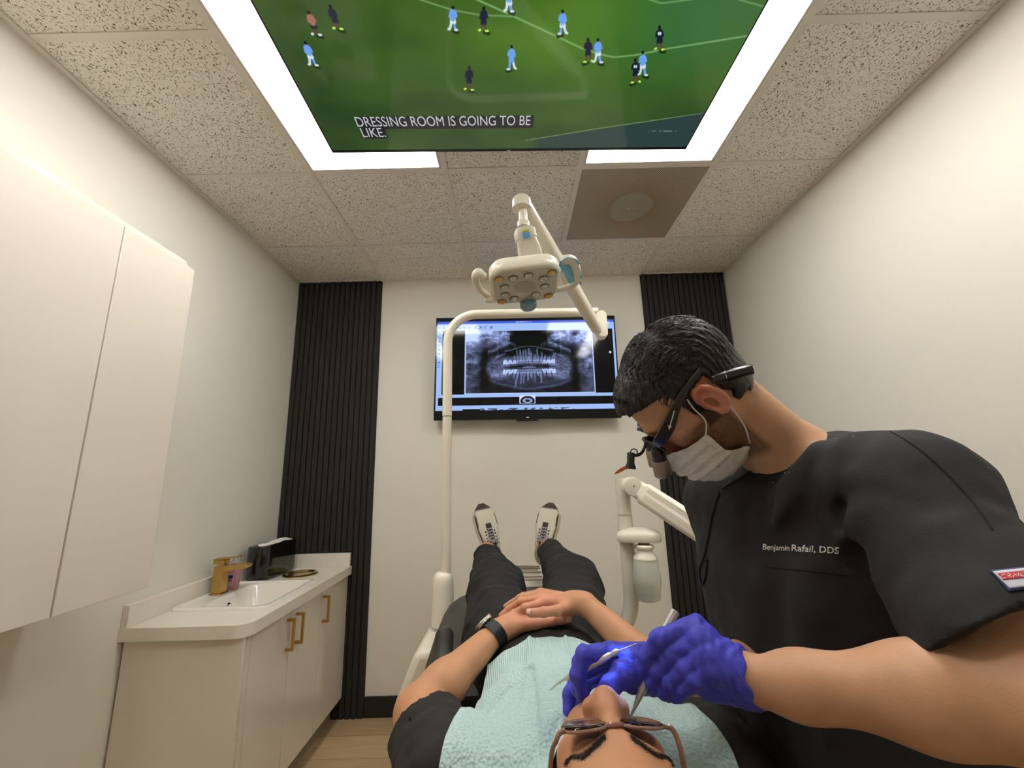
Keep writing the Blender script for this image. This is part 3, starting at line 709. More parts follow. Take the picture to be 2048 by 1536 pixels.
def football(S, T_):
    X = S*cw; Y = T_*ch; im = np.zeros(S.shape+(3,)); n = vnoise(S, T_, 5, 11, 3)
    gx_, gy_ = tvst(1230, 60); bright = np.exp(-(((S-gx_)/.5)**2+((T_-gy_)/.30)**2))
    base = np.stack([.20+.07*n+.07*bright, .29+.07*n+.15*bright, .145+.03*n-.03*bright], -1); im = base
    bl = np.exp(-(((S-tvst(1400, 40)[0])/.16)**2+((T_-tvst(1400, 40)[1])/.22)**2)); im = blend(im, bl*.6, [.20, .42, .30])
    lc = [.48, .66, .42]
    im = lineS(im, X, Y, [(820, -4), (902, 20), (1023, 34), (1165, 102), (1185, 112)], .004, lc, .0)
    im = lineS(im, X, Y, [(828, -3), (905, 22), (960, 32), (1028, 35)], .0035, lc, .7)
    im = lineS(im, X, Y, [(935, -8), (1005, 24), (1060, 50), (1165, 100), (1205, 113), (1230, 118), (1270, 114), (1340, 100), (1440, 84), (1500, 74)], .0042, lc, .85)
    im = lineS(im, X, Y, [(1290, -4), (1325, 8), (1400, -2)], .0035, lc, .7); im = lineS(im, X, Y, [(1480, 0), (1530, 14)], .0035, lc, .6)
    im = lineS(im, X, Y, [(1050, 287), (1200, 262), (1405, 232)], .003, [.5, .62, .5], .7)
    # touchline band in the lower right corner
    qa = tvst(1150, 272); qb = tvst(1405, 232); ln = qa[1]+(S-qa[0])*(qb[1]-qa[1])/(qb[0]-qa[0]); im = blend(im, sstep(ln-.002, ln+.006, T_)*(S > qa[0]-.1), [.17, .25, .24])
    im = blend(im, sstep(.006, .002, np.abs(T_-tvst(1325, 268)[1]))*(np.abs(S-tvst(1325, 268)[0]) < .04)*(vnoise(S, T_, 200, 4, 1) > -.1), [.4, .47, .47])
    blue = [.42, .62, .92]; navy = [.08, .11, .20]; white = [.82, .88, .92]; skin = [.35, .26, .2]; yel = [.75, .9, .35]; ref = [.62, .42, .34]
    P = [(905, 38, blue, white, 1), (967, 40, navy, navy, 1), (1126, 46, blue, white, -1), (1177, 103, navy, navy, -1), (1197, 104, blue, white, 1), (1321, 78, navy, navy, 1), (1272, 145, navy, navy, -1),
         (1287, 130, blue, white, 1), (1023, 118, blue, blue, -1), (938, 160, navy, navy, 1), (616, 110, blue, white, 1), (665, 36, navy, navy, 1), (622, 48, ref, [.1, .1, .1], 1), (1018, 0, blue, white, 1)]
    for (u, v, tc, sc, sd) in P:
        h = 24
        def Q(du, dv): a, b = tvst(u+du*.9*sd+(dv*.45 if u < 700 else 0), v+dv*1.22); return a*cw, b*ch
        def cap(img, a, b, r, c_): 
            d = seg_d(X, Y, Q(*a), Q(*b)); return blend(img, sstep(r, r*.55, d), c_)
        sh = cap(im, (2, 22), (10, 24), .008, [.10, .2, .06]); im = sh
        im = cap(im, (-2, 4), (-7, 18), .0045, skin if tc is not blue else white); im = cap(im, (2, 4), (5, 19), .0045, skin if tc is not blue else tc)
        im = cap(im, (-8, 18), (-10, 19), .0045, yel if tc is navy else white); im = cap(im, (5, 20), (9, 20), .0045, yel if tc is navy else white)
        im = cap(im, (-2, 2), (-3, 7), .0070, sc); im = cap(im, (2, 2), (3, 7), .0070, sc)
        im = cap(im, (0, -11), (0, 1), .0095, tc); im = cap(im, (-5, -10), (-7, -2), .005, tc); im = cap(im, (5, -10), (7, -3), .005, tc)
        im = cap(im, (0, -18), (0, -17), .0055, [.08, .06, .05])
        if tc is navy and u > 1200: im = cap(im, (-2, -8), (-2, -5), .003, white); im = cap(im, (2, -8), (2, -5), .003, white)
    return im
M_scrt = screen_mat('television_screen', 1., .07, .45)
ty = np.array([0, 0, 0])-tdn
scr = screen_grid('screen', tc_-tdn*.005, tux, -tdn, cw-.014, ch-.022, 760, 440, football, M_scrt, t)
M_cap = mat('caption_bar', c8(10, 10, 10), .1, emit=lin((.15, .15, .16)), estr=1); M_capt = mat('caption_text', c8(20, 20, 20), .3, emit=lin((.74, .74, .76)), estr=1)
Rc = np.stack([tux, -tdn, np.cross(tux, -tdn)], axis=1)
def cap_pos(u, v): p = AZ(zT-.0012, u, v); return p
def capbar(u0, v0, u1, v1):
    a, b, c_, d = cap_pos(u0[0], v0), cap_pos(u1[0], v0), cap_pos(u1[1], v1), cap_pos(u0[1], v1)
    return a, b, c_, d
def local(p): q = np.array(p)-tc_; return q@tux, q@(-tdn)
mb = MB()
for (ul, ur, vt, vb) in ((711, 1066, 234, 256), (722, 776, 256, 277)):
    x0_, y0_ = local(cap_pos(ul, vt)); x1_, y1_ = local(cap_pos(ur, vb)); 
    mb.box(x0_, x1_, min(y0_, y1_), max(y0_, y1_), .0003, .0010, Rc, tc_)
mb.build('caption_bar', M_cap, scr)
def cap_text(nm, body, ul, ur, vb, size):
    p = cap_pos(ul, vb); p[2] = zT-.0016; o = text_obj(nm, body, size, M_capt, scr, Rc, p, extrude=.0001)
    v = np.array([(np.array(x.co)-p)@tux for x in o.data.vertices]); w0 = v.max()
    x1_, _ = local(cap_pos(ur, vb)); x0_, _ = local(p); k = (x1_-x0_)/w0
    for x in o.data.vertices:
        d = (np.array(x.co)-p)@tux; x.co = Vector((np.array(x.co)+tux*d*(k-1)).tolist())
cap_text('caption_text', 'DRESSING ROOM IS GOING TO BE', 714, 1060, 253, .062)
cap_text('caption_text', 'LIKE.', 725, 773, 274, .062)
x_, y_ = local(AZ(zT, 1020, 300)); lp_ = tc_+tux*(x_-.012)+(-tdn)*(-ch/2+.0016)
text_obj('badge', 'TCL', .009, mat('tv_badge', c8(215, 215, 215), .3, emit=(.5, .5, .5), estr=.4), t, Rc, (lp_[0], lp_[1], zT-.0012), extrude=.0002, bold=.0004)
# ------------------------------------------------------------------ dental equipment
M_den = mat('dental_white', c8(232, 226, 210), .28, coat=.25)
M_den2 = mat('dental_grey', c8(205, 200, 188), .35)
M_seam = mat('seam_dark', c8(90, 84, 74), .6)
YP = 1.75
t = thing('dental_light', 'white overhead dental light on a tall bent pole with swing arm', 'dental light', tuple(AY(YP, 886, 1258)))
# pole and bend
pz = [AY(YP, 892, 1150), AY(YP, 892.5, 1000), AY(YP, 893, 833)]
px_ = pz[0][0]; zb = AY(YP, 1000, 627.5)[2]; xj = AY(YP, 1200, 632)[0]
MB().cyl((px_, YP, .95), (px_, YP, AY(YP, 893, 834)[2]), .0195).build('lower_pole', M_den, t, smooth=True)
zs = AY(YP, 893, 833)[2]; R_ = .13
pts = [(px_, YP, zs+.0015), (px_, YP, zb-R_)]+[(px_+R_-R_*math.cos(a), YP, zb-R_+R_*math.sin(a)) for a in [PI/2*i/10 for i in range(1, 11)]]+[(xj-.01, YP, zb-.004)]
MB().tube(pts, .0205, 20).build('upper_pole', M_den, t, smooth=True)
mb = MB().lathe([(.022, .012), (.028, .010), (.036, 0), (.041, -.015), (.0425, -.04), (.0425, -.05), (.0435, -.055), (.0445, -.178)], (px_-.012, YP, AY(YP, 886, 1150)[2]), 28)
mb.build('pole_socket', M_den, t, smooth=True)
# end joint and swing arm
jx = AY(YP, 1201, 650)
mb = MB(); mb.prism(rrect(.046, .125, .02, 6, jx[0]+.004, jx[2]-.0), -.024, .024, np.array([[1, 0, 0], [0, 0, 1], [0, 1, 0]], float), (0, YP+.005, 0))
mb.build('arm_joint', M_den, t, bevel=.004)
A0 = AY(YP-.05, 1192, 655); A1 = D(1.36, 1049, 408)
Fa = frame_from(A1-A0, (1, 0, 0)); La = np.linalg.norm(A1-A0)
mb = MB(); rings = []
for s, w, h in ((-.02, .018, .022), (0, .022, .028), (.05, .023, .032), (.3*La, .025, .038), (.75*La, .023, .030), (La-.04, .021, .026), (La, .02, .024), (La+.014, .014, .016)):
    rings.append([A0+Fa@np.array([x, y, s]) for x, y in rrect(2*w, 2*h, min(w, h)*.8, 5)])
n = len(rings[0]); v = [p for r in rings for p in r]; f = [(i*n+j, i*n+(j+1) % n, (i+1)*n+(j+1) % n, (i+1)*n+j) for i in range(len(rings)-1) for j in range(n)]
f += [list(range(n))[::-1], [(len(rings)-1)*n+j for j in range(n)]]; mb.add(v, f); mb.build('swing_arm', M_den, t, smooth=True)
mb = MB(); mb.box(-.0235, -.0205, -.004, .004, .03, La-.1, Fa, A0); mb.build('arm_seam', M_den2, t)
# vertical drop with head
Y1 = A1[1]; top = A1+np.array([0, 0, -.0])
q0 = AY(Y1, 1046, 418); q1 = AY(Y1, 1047, 452)
mb = MB().lathe([(.012, .03), (.026, .028), (.032, .015), (.032, -.012), (.026, -.014)], q0+np.array([-.004, 0, .012]), 24); mb.build('arm_tip_collar', M_den, t, smooth=True)
MB().cyl(q0+np.array([0, 0, -.0]), q1, .015).build('drop_tube', M_den, t, smooth=True)
MB().lathe([(.02, .012), (.021, .010), (.021, -.006), (.018, -.008)], q1, 24).build('tube_collar', M_den, t, smooth=True)
n0 = AY(Y1, 1048, 462); n1 = AY(Y1+.02, 1062, 515)
Fn = frame_from(n0-n1, (1, 0, 0)); Ln = np.linalg.norm(n0-n1)
mb = MB(); rings = []
for s, w, h in ((-.02, .038, .02), (0, .040, .024), (.35*Ln, .037, .026), (.62*Ln, .032, .03), (.66*Ln, .036, .032), (.95*Ln, .035, .03), (Ln+.008, .026, .022)):
    rings.append([n1+Fn@np.array([x, y, s]) for x, y in rrect(2*w, 2*h, min(w, h)*.6, 5)])
n = len(rings[0]); v = [p for r in rings for p in r]; f = [(i*n+j, i*n+(j+1) % n, (i+1)*n+(j+1) % n, (i+1)*n+j) for i in range(len(rings)-1) for j in range(n)]
f += [list(range(n))[::-1], [(len(rings)-1)*n+j for j in range(n)]]; mb.add(v, f); neck = mb.build('neck_housing', M_den2, t, smooth=True)
mb = MB(); fr = n1+Fn@np.array([0, 0, .80*Ln]); sgn = -1 if (Fn[:, 1]@np.array([0, -1, 0])) < 0 else 1
for k, (a, b) in enumerate(((.006, .011), (-.006, .001), (-.012, -.007), (-.018, -.013))):
    mb.mi = 0 if k == 0 else 1
    mb.box(-.011, .011, sgn*.0325-.0006, sgn*.0325+.0006, a, b, Fn, fr)
mb.build('label', [mat('label_yellow', c8(214, 208, 60), .5), mat('label_blue', c8(90, 160, 214), .5)], neck)
# lamp head: face points down towards the patient
hc = AY(1.235, 1050, 573); Fh = rot('Y', -5.5)@rot('X', -7)   # local x right, y away, z up (face on -z)
hw, hd, hh = .225, .205, .052
mb = MB(); rings = []
for z, sx, sy, r in ((0, .93, .92, .045), (.004, .98, .97, .05), (.012, 1, 1, .052), (hh*.75, .98, .97, .052), (hh, .90, .88, .05), (hh+.012, .70, .66, .04)):
    rings.append([hc+Fh@np.array([x, y, z]) for x, y in rrect(hw*sx, hd*sy, r*sx, 6)])
n = len(rings[0]); v = [p for r in rings for p in r]; f = [(i*n+j, i*n+(j+1) % n, (i+1)*n+(j+1) % n, (i+1)*n+j) for i in range(len(rings)-1) for j in range(n)]
f += [[(len(rings)-1)*n+j for j in range(n)], list(range(n))[::-1]]; mb.add(v, f); head = mb.build('lamp_head', M_den, t, smooth=True)
MB().add([hc+Fh@np.array([x, y, -.0015]) for x, y in rrect(hw*.9, hd*.88, .042, 6)]+[hc+Fh@np.array([x, y, -.0002]) for x, y in rrect(hw*.9, hd*.88, .042, 6)],
         [list(range(28))[::-1], list(range(28, 56))]+[(i, (i+1) % 28, 28+(i+1) % 28, 28+i) for i in range(28)]).build('lamp_face', mat('lamp_face', c8(190, 184, 170), .18, coat=.5), head)
M_lens = mat('led_lens_clear', c8(205, 208, 200), .08, coat=1, metal=.3); M_amber = mat('led_lens_amber', c8(222, 170, 60), .1, coat=1, metal=.2); M_ring = mat('lens_ring', c8(120, 112, 96), .4)
# eleven small lenses round the middle and four amber corners
LL = [(-.082, -.062, 1), (.082, -.066, 1), (.080, .07, 1), (-.078, .074, 1), (-.038, -.058, 0), (.010, -.064, 0), (.058, -.038, 0), (.064, .008, 0), (.036, .05, 0), (-.036, .062, 0), (-.066, .032, 0), (-.066, -.014, 0)]
for (x, y, a) in LL:
    p = hc+Fh@np.array([x, y, -.0018]); Rr = Fh@rot('X', 180)
    o = MB().lathe([(.0155, 0), (.0155, .0015), (.013, .003)], p, 20, Rr).build('lens_ring', M_ring, head, smooth=True)
    MB().lathe([(.0125, .002), (.0105, .005), (.006, .0075), (.001, .0085)], p, 20, Rr).build('lens', M_amber if a else M_lens, o, smooth=True)
p = hc+Fh@np.array([0, 0, -.0016]); MB().lathe([(.034, 0), (.033, .0015), (.001, .002)], p, 32, Fh@rot('X', 180)).build('centre_disc', mat('disc_grey', c8(172, 166, 152), .3), head, smooth=True)
# rear sensor lug
p = hc+Fh@np.array([.012, .108, -.006]); MB().lathe([(.027, .018), (.029, .012), (.029, -.008), (.024, -.014), (.001, -.015)], p, 24, Fh).build('sensor_lug', mat('smoky_blue', c8(92, 130, 158), .15, coat=.5), head, smooth=True)
# handles
zc_ = hc[2]
def hz(u, v, dz): return AZ(zc_+dz, u, v)
ph = hc+Fh@np.array([-.09, .075, .012])
hl = [ph, hc+Fh@np.array([-.125, .07, .008]), AZ(zc_+.0, 975, 592), AZ(zc_+.008, 958, 577), AZ(zc_+.016, 951, 556), AZ(zc_+.03, 957, 545), AZ(zc_+.034, 966, 552)]
MB().tube(spline(hl, 6), [.010]*13+[.0105+.0035*min(1, i/12) for i in range(len(spline(hl, 6))-13)], 14).build('handle', M_den, head, smooth=True)
ph = hc+Fh@np.array([.09, .06, .012])
hr = [ph, hc+Fh@np.array([.118, .058, .01]), AZ(zc_+.0, 1140, 573), AZ(zc_+.01, 1154, 560), AZ(zc_+.018, 1153, 538), AZ(zc_+.028, 1143, 520), AZ(zc_+.03, 1124, 520)]
MB().tube(spline(hr, 6), [.010]*13+[.0105+.0035*min(1, i/12) for i in range(len(spline(hr, 6))-13)], 14).build('handle', M_den, head, smooth=True)
# torn blue barrier film clinging to the right handle
mb = MB(); r2 = np.random.default_rng(3); rows = []
for i in range(11):
    s = i/10; c_ = (1-s)*AZ(zc_+.022, 1146, 522)+s*AZ(zc_+.005, 1158, 566); row = []
    for j in range(7):
        a = (j/6-.5)*2; w = .030*(1-.4*s)+.008*r2.random()
        row.append(c_+np.array([-.012+w*a*.9, -.016+.012*a*a+.006*r2.random(), .010*r2.random()-.010*abs(a)]))
    rows.append(row)
v = [p for r in rows for p in r]; f = [(i*7+j, i*7+j+1, (i+1)*7+j+1, (i+1)*7+j) for i in range(10) for j in range(6)]
o = mb.add(v, f).build('barrier_film', mat('blue_film', c8(130, 208, 244), .3, coat=.4), smooth=False)
md = o.modifiers.new('s', 'SOLIDIFY'); md.thickness = .0006; tag(o, 'torn blue plastic film wrapped on the right handle of the dental light', 'plastic film')

# delivery post with water bottle
YQ = 1.6
t = thing('delivery_unit', 'white upright tube with jointed arm and water bottle beside the chair', 'dental unit', (.30, YQ, .60))
pt = AY(YQ, 1248, 957); xq = AY(YQ, 1250, 1040)[0]
MB().cyl((xq, YQ, AY(YQ, 1250, 1029)[2]+.001), (xq, YQ, pt[2]), .0255).build('upper_post', M_den, t, smooth=True)
zq = AY(YQ, 1250, 1029)[2]; low = [(xq, YQ, zq-.0015), (xq, YQ, .90)]+[(xq-.09+.09*math.cos(a), YQ, .90-.13*math.sin(a)) for a in [PI/2*i/8 for i in range(1, 8)]]+[(xq-.14, YQ, .755), (xq-.25, YQ, .70)]
MB().tube(low, .0265, 20).build('lower_post', M_den, t, smooth=True)
jc = AY(YQ-.03, 1262, 973); Ry = np.array([[1, 0, 0], [0, 0, 1], [0, 1, 0]], float)
MB().lathe([(.020, -.034), (.032, -.032), (.034, -.026), (.034, .026), (.032, .03)], jc, 28, Ry).build('pivot', M_den, t, smooth=True)
MB().lathe([(.003, -.001), (.003, .001)], jc+np.array([.001, -.035, .002]), 12, Ry).build('pivot_screw', M_seam, t)
e0 = AY(YQ-.03, 1268, 974); e1 = AY(1.42, 1470, 1106); Fe = frame_from(e1-e0, (0, 1, 0)); Le = np.linalg.norm(e1-e0)
mb = MB(); rings = [[e0+Fe@np.array([x, y, s]) for x, y in rrect(2*.026, 2*h, .018, 5)] for s, h in ((.0, .030), (.035, .034), (.04, .040), (Le, .040))]
n = len(rings[0]); v = [p for r in rings for p in r]; f = [(i*n+j, i*n+(j+1) % n, (i+1)*n+(j+1) % n, (i+1)*n+j) for i in range(3) for j in range(n)]+[list(range(n))[::-1], [3*n+j for j in range(n)]]
mb.add(v, f); arm_o = mb.build('spring_arm', M_den, t, smooth=True)
mb = MB()
for o_ in (.008, .014, .019): mb.box(-.0275, -.0262, o_, o_+.0012, .05, Le-.02, Fe, e0)
for o_ in (.008, .014, .019): mb.box(-.0275, -.0262, -o_-.0012, -o_, .05, Le-.02, Fe, e0)
mb.build('groove', M_den2, arm_o)
# bracket
bc = AY(YQ-.04, 1280, 1072)
mb = MB(); rings = []
for z, s in ((-.018, .96), (-.012, 1), (.004, 1), (.014, .9), (.024, .6), (.029, .25)):
    rings.append([np.array([xq+.035, YQ-.035, bc[2]+z])+rot('Z', -14)@np.array([x*s, y*s, 0]) for x, y in rrect(.155, .085, .038, 6)])
n = len(rings[0]); v = [p for r in rings for p in r]; f = [(i*n+j, i*n+(j+1) % n, (i+1)*n+(j+1) % n, (i+1)*n+j) for i in range(len(rings)-1) for j in range(n)]+[list(range(n))[::-1], [(len(rings)-1)*n+j for j in range(n)]]
mb.add(v, f); mb.build('bottle_bracket', M_den, t, smooth=True)
bp = AY(YQ-.055, 1289, 1100); bx0 = np.array([bp[0], YQ-.055, 0]); zt0 = bc[2]-.019; zb0 = AY(YQ-.055, 1290, 1201)[2]
MB().lathe([(.019, zt0), (.019, zt0-.016)], bx0, 24).build('bottle_neck', M_seam, t, smooth=True)
H = zt0-.012-zb0
M_btl = mat('bottle_plastic', c8(206, 208, 194), .35, coat=.15)
o = MB().lathe([(.028, zt0-.008), (.033, zt0-.012), (.033, zt0-.018), (.026, zt0-.026), (.028, zt0-.034), (.040, zt0-.046), (.0415, zt0-.054)], bx0, 32).build('bottle_cap', M_den, t, smooth=True)
o = MB().lathe([(.0405, zt0-.0545), (.043, zt0-.075), (.0475, zb0+H*.42), (.047, zb0+H*.30), (.0425, zb0+.036), (.0425, zb0+.033), (.0415, zb0+.030), (.038, zb0+.004), (.03, zb0)], bx0, 32).build('water_bottle', M_btl, t, smooth=True)
# small metal fitting rising behind the dentist's glove
# chair
t = thing('dental_chair', 'reclined dental chair with black upholstery and white shell', 'dental chair', (.05, 1.3, 0))
M_leather = mat('black_leather', c8(46, 44, 41), .42, bump=.15, bscale=350)
def cushion(name, outline, z0, z1, parent, m=M_leather, tiltfn=None, bev=.02):
    mb = MB(); n = len(outline); rings = []
    cxx = sum(p[0] for p in outline)/n; cyy = sum(p[1] for p in outline)/n
    for z, s in ((z0, .94), (z0+.008, .985), (z0+.02, 1), (z1-.03, 1), (z1-.012, .985), (z1-.003, .95), (z1, .88)):
        rings.append([(cxx+(x-cxx)*s, cyy+(y-cyy)*s, z+(tiltfn(x, y) if tiltfn else 0)) for x, y in outline])
    v = [p for r in rings for p in r]; f = [(i*n+j, i*n+(j+1) % n, (i+1)*n+(j+1) % n, (i+1)*n+j) for i in range(len(rings)-1) for j in range(n)]+[list(range(n))[::-1], [(len(rings)-1)*n+j for j in range(n)]]
    return mb.add(v, f).build(name, m, parent, smooth=True)
def sym(half, cx0, k): return [(cx0+x+k*(y-1.3), y) for x, y in half]+[(cx0-x+k*(y-1.3), y) for x, y in half[::-1]]
# seat and leg rest: wide at the hips, narrow at the feet
half = [(.27, 1.05), (.285, 1.2), (.292, 1.4), (.292, 1.62), (.285, 1.72), (.262, 1.80), (.22, 1.87), (.18, 1.925), (.14, 1.95), (.06, 1.957)]
cushion('leg_rest_cushion', sym(half, .035, -.03), .765, .858, t)
half = [(.16, .55), (.22, .60), (.25, .75), (.265, .9), (.268, 1.04)]
cushion('backrest_cushion', sym(half, .06, -.04), .63, .740, t)
half = [(.09, .27), (.12, .30), (.125, .42), (.12, .52), (.09, .545)]
cushion('headrest_cushion', sym(half, .115, 0), .75, .84, t)
half = [(.09, 1.90), (.095, 2.1), (.092, 2.26), (.08, 2.29), (.03, 2.30)]
toe = cushion('toe_rest', sym(half, .045, -.03), .80, .868, t, mat('clear_toe_cover', c8(205, 198, 182), .2, coat=.5))
mb = MB()
for y_ in (1.975, 2.03, 2.12, 2.2, 2.245): mb.tube([(-.055, y_, .868), (.0, y_+.004, .871), (.06, y_-.003, .870), (.12, y_+.002, .868)], .0035, 8)
mb.build('cover_fold', mat('cover_fold', c8(150, 140, 124), .3), toe, smooth=True)
mb = MB(); mb.box(-.17, .23, .75, 1.5, .53, .628); mb.box(-.10, .16, 1.505, 1.85, .67, .764); mb.build('white_shell', M_den, t, bevel=.03, seg=4)
mb = MB(); mb.box(-.10, .16, .95, 1.25, .09, .55); mb.build('lift_column', M_den, t, bevel=.03, seg=3)
mb = MB(); mb.box(-.22, .28, .6, 1.6, .0, .088); mb.build('base_plate', M_den, t, bevel=.03, seg=3)
# side pod that carries the light pole
mb = MB(); xl0, xr0 = AY(1.72, 840, 1262)[0]-.01, AY(1.62, 905, 1262)[0]+.04
mb.prism([(xl0+.03, .755), (xr0, .765), (xr0, .30), (xl0+.06, .30), (xl0-.03, .42), (xl0-.035, .60)], 1.55, 1.83, Ry, (0, 0, 0)); mb.build('side_pod', M_den, t, bevel=.025, seg=4)
# armrest pad with creased cover, left of the patient's hip
mb = MB(); c_ = [AY(1.36, 888, 1262), AY(1.25, 886, 1300), AY(1.12, 884, 1340)]
mb.tube(spline([c_[0]+np.array([0, .03, -.03]), c_[0]+np.array([0, 0, -.02]), c_[1]+np.array([0, 0, -.02]), c_[2]+np.array([0, 0, -.02]), c_[2]+np.array([0, -.15, -.04])], 5), [.016, .022, .026, .028, .028, .028]+[.028]*15, 14)
mb.build('armrest', M_leather, t, smooth=True)
# ------------------------------------------------------------------ patient
C_skin = np.array(c8(194, 142, 106)); C_red = np.array(c8(205, 128, 104)); C_dark = np.array(c8(46, 32, 24))
fwd = np.array([.02, .09, .995]); fwd /= np.linalg.norm(fwd); crown = np.array([.0, -.995, .09]); crown -= fwd*(crown@fwd); crown /= np.linalg.norm(crown)
lat = np.cross(fwd, crown); RH = np.stack([lat, fwd, crown], 1)      # local x, y, z
Bp = D(.49, 1227, 1449); OH = Bp-.101*fwd-.0*crown
HL = lambda x, y, z: OH+RH@np.array([x, y, z])
hd = LOC(head_sdf(mouth_open=.012, nose=.955, nw=1.38), OH, RH)
S_R, E_R, W_R = np.array([-.115, .745, .875]), D(.83, 836, 1424), AZ(.965, 994, 1263)
S_L, E_L, W_L = np.array([.315, .76, .87]), np.array([.368, .965, .858]), AZ(1.012, 1170, 1207)
neck = s_cap(HL(0, -.03, -.05), (.103, .74, .865), .055, .062)
torso = U(.06, s_ell((.10, .88, .845), (.185, .20, .10)), s_ell((.065, 1.13, .850), (.165, .18, .105)), s_ell((.05, 1.30, .845), (.165, .15, .085)), s_cap(S_R, S_L, .055, .055))
armR = U(.02, s_cap(S_R, E_R, .055, .044), s_cap(E_R, E_R+(W_R-E_R)*.3, .044, .046), s_ecap(E_R+(W_R-E_R)*.3, W_R, .046, .028, (0, .3, 1), .88))
armL = U(.02, s_cap(S_L, E_L, .055, .043), s_cap(E_L, E_L+(W_L-E_L)*.3, .043, .044), s_ecap(E_L+(W_L-E_L)*.3, W_L, .044, .027, (0, .3, 1), .9))
def hand(wrist, knuckles, fingers, thumb, rk=.013, pk=.018, th=(.0125, .0100), fr=(.0092, .0078), infl=0., wr=.026):
    mc = U(pk, s_cap(wrist, wrist+(knuckles[1]-wrist)*.25, wr+infl, wr*.95+infl), *[s_cap(wrist+(k-wrist)*.15, k, rk+.004+infl, rk*.82+infl) for k in knuckles])
    fs = [finger([k]+list(f), (fr[0]+.0012 if i < 3 else fr[0])+infl, (fr[1] if i < 3 else fr[1]*.9)+infl) for i, (k, f) in enumerate(zip(knuckles, fingers))]
    d = U(.007, mc, *fs)
    def allf(P):
        m = mc(P); out = m
        for g in fs:
            out = np.minimum(out, smin(m, g(P), .008))
        t = finger(thumb, th[0]+infl, th[1]+infl)(P); return np.minimum(out, smin(m, t, .018))
    return allf
zH = .980
kR = [AZ(zH+.002, 1084, 1238), AZ(zH+.006, 1082, 1229), AZ(zH, 1080, 1221), AZ(zH-.006, 1076, 1213)]
fR = [[AZ(zH, 1118, 1231), AZ(zH-.006, 1140, 1225)], [AZ(zH+.002, 1122, 1222), AZ(zH-.008, 1150, 1217)], [AZ(zH-.004, 1120, 1213), AZ(zH-.012, 1146, 1209)], [AZ(zH-.01, 1110, 1206), AZ(zH-.018, 1132, 1203)]]
tR = [AZ(zH-.018, 1018, 1249), AZ(zH-.002, 1070, 1247), AZ(zH-.002, 1104, 1242), AZ(zH-.004, 1138, 1239)]
handR = hand(W_R, kR, fR, tR)
zL = 1.016
kL = [AZ(zL-.002, 1088, 1205), AZ(zL+.005, 1082, 1196), AZ(zL+.0, 1080, 1189), AZ(zL-.01, 1082, 1184)]
fL = [[AZ(zL-.006, 1050, 1215), AZ(zL-.022, 1028, 1227), AZ(zL-.034, 1010, 1240)], [AZ(zL, 1042, 1203), AZ(zL-.02, 1018, 1218), AZ(zL-.034, 1003, 1231)], [AZ(zL-.006, 1040, 1196), AZ(zL-.03, 1012, 1213)], [AZ(zL-.02, 1046, 1191), AZ(zL-.04, 1020, 1206)]]
tL = [AZ(zL-.018, 1152, 1210), AZ(zL-.002, 1114, 1221), AZ(zL-.002, 1088, 1224), AZ(zL-.006, 1061, 1226)]
handL = hand(W_L, kL, fL, tL)
legR = [np.array([-.03, 1.34, .862]), np.array([-.075, 1.70, .935]), AY(2.05, 976, 1104)]
legL = [np.array([.13, 1.34, .862]), np.array([.205, 1.70, .935]), AY(2.05, 1096, 1098)]
legs = U(.02, *[U(.02, s_cap(l[0], l[1], .08, .055), s_cap(l[1], l[2], .054, .036), s_cap(l[2], l[2]+np.array([0, .05, .03]), .036, .03)) for l in (legR, legL)])
body_f = U(.025, OFF(torso, -.010), neck, legs, armR, armL)
body_all = U(.010, body_f, handR, handL); body_all2 = U(.022, body_all, hd)
def skin_color(V):
    q = (V-OH)@RH; x, y, z = q.T; c = np.tile(C_skin, (len(V), 1))
    inh = np.linalg.norm(q, axis=1) < .17
    def mixc(m, col):
        nonlocal c; m = (np.clip(m, 0, 1)*inh)[:, None]; c = c*(1-m)+np.array(col)*m
    g = lambda cx, cy, cz, s: np.exp(-(((x-cx)**2+(y-cy)**2+(z-cz)**2)/s**2))
    mixc(.55*g(0, .108, -.045, .024), c8(168, 104, 88)); mixc(.3*(g(.045, .07, -.03, .03)+g(-.045, .07, -.03, .03)), C_red)
    mixc(.85*np.exp(-((z+.074)/.016)**2)*np.exp(-(x/.026)**2)*(y > .07), c8(196, 98, 88))
    mixc(.9*g(0, .075, -.082, .012), c8(150, 50, 48))
    mixc(.8*np.exp(-(((x+.013)/.0011)**2+((z-.066)/.0011)**2))*(y > .03), c8(110, 66, 50))
    mixc(.75*(g(.0065, .106, -.056, .006)+g(-.0065, .106, -.056, .006)), c8(90, 40, 34))
    mixc(.20*(y > .0)*sstep(-.045, -.07, z), c8(120, 90, 74))
    bz = .0185+.009*np.sin(np.minimum(np.clip((np.abs(x)-.012)/.047, 0, 1)*1.25, 1)*2.3)-.02*np.clip((np.abs(x)-.040)/.047, 0, 1)
    mixc(.85*np.exp(-((z-bz)/(.0052*(1.15-.6*np.clip((np.abs(x)-.012)/.047, 0, 1))))**2)*sstep(.009, .016, np.abs(x))*sstep(.063, .052, np.abs(x))*(y > .03), c8(62, 42, 30))
    # hands slightly pinker
    for hp in (kR[0], kL[0], tL[2], fL[0][1]):
        m = np.exp(-((V-hp)**2).sum(1)/.05**2)[:, None]*.55; c = c*(1-m)+np.array(c8(214, 146, 122))*m
    return c
M_skin = skin_mat('patient_skin', tuple(C_skin))
pt = thing('person', 'patient lying back in a black tee and trousers with hands folded', 'person', (.06, 1.2, .78))
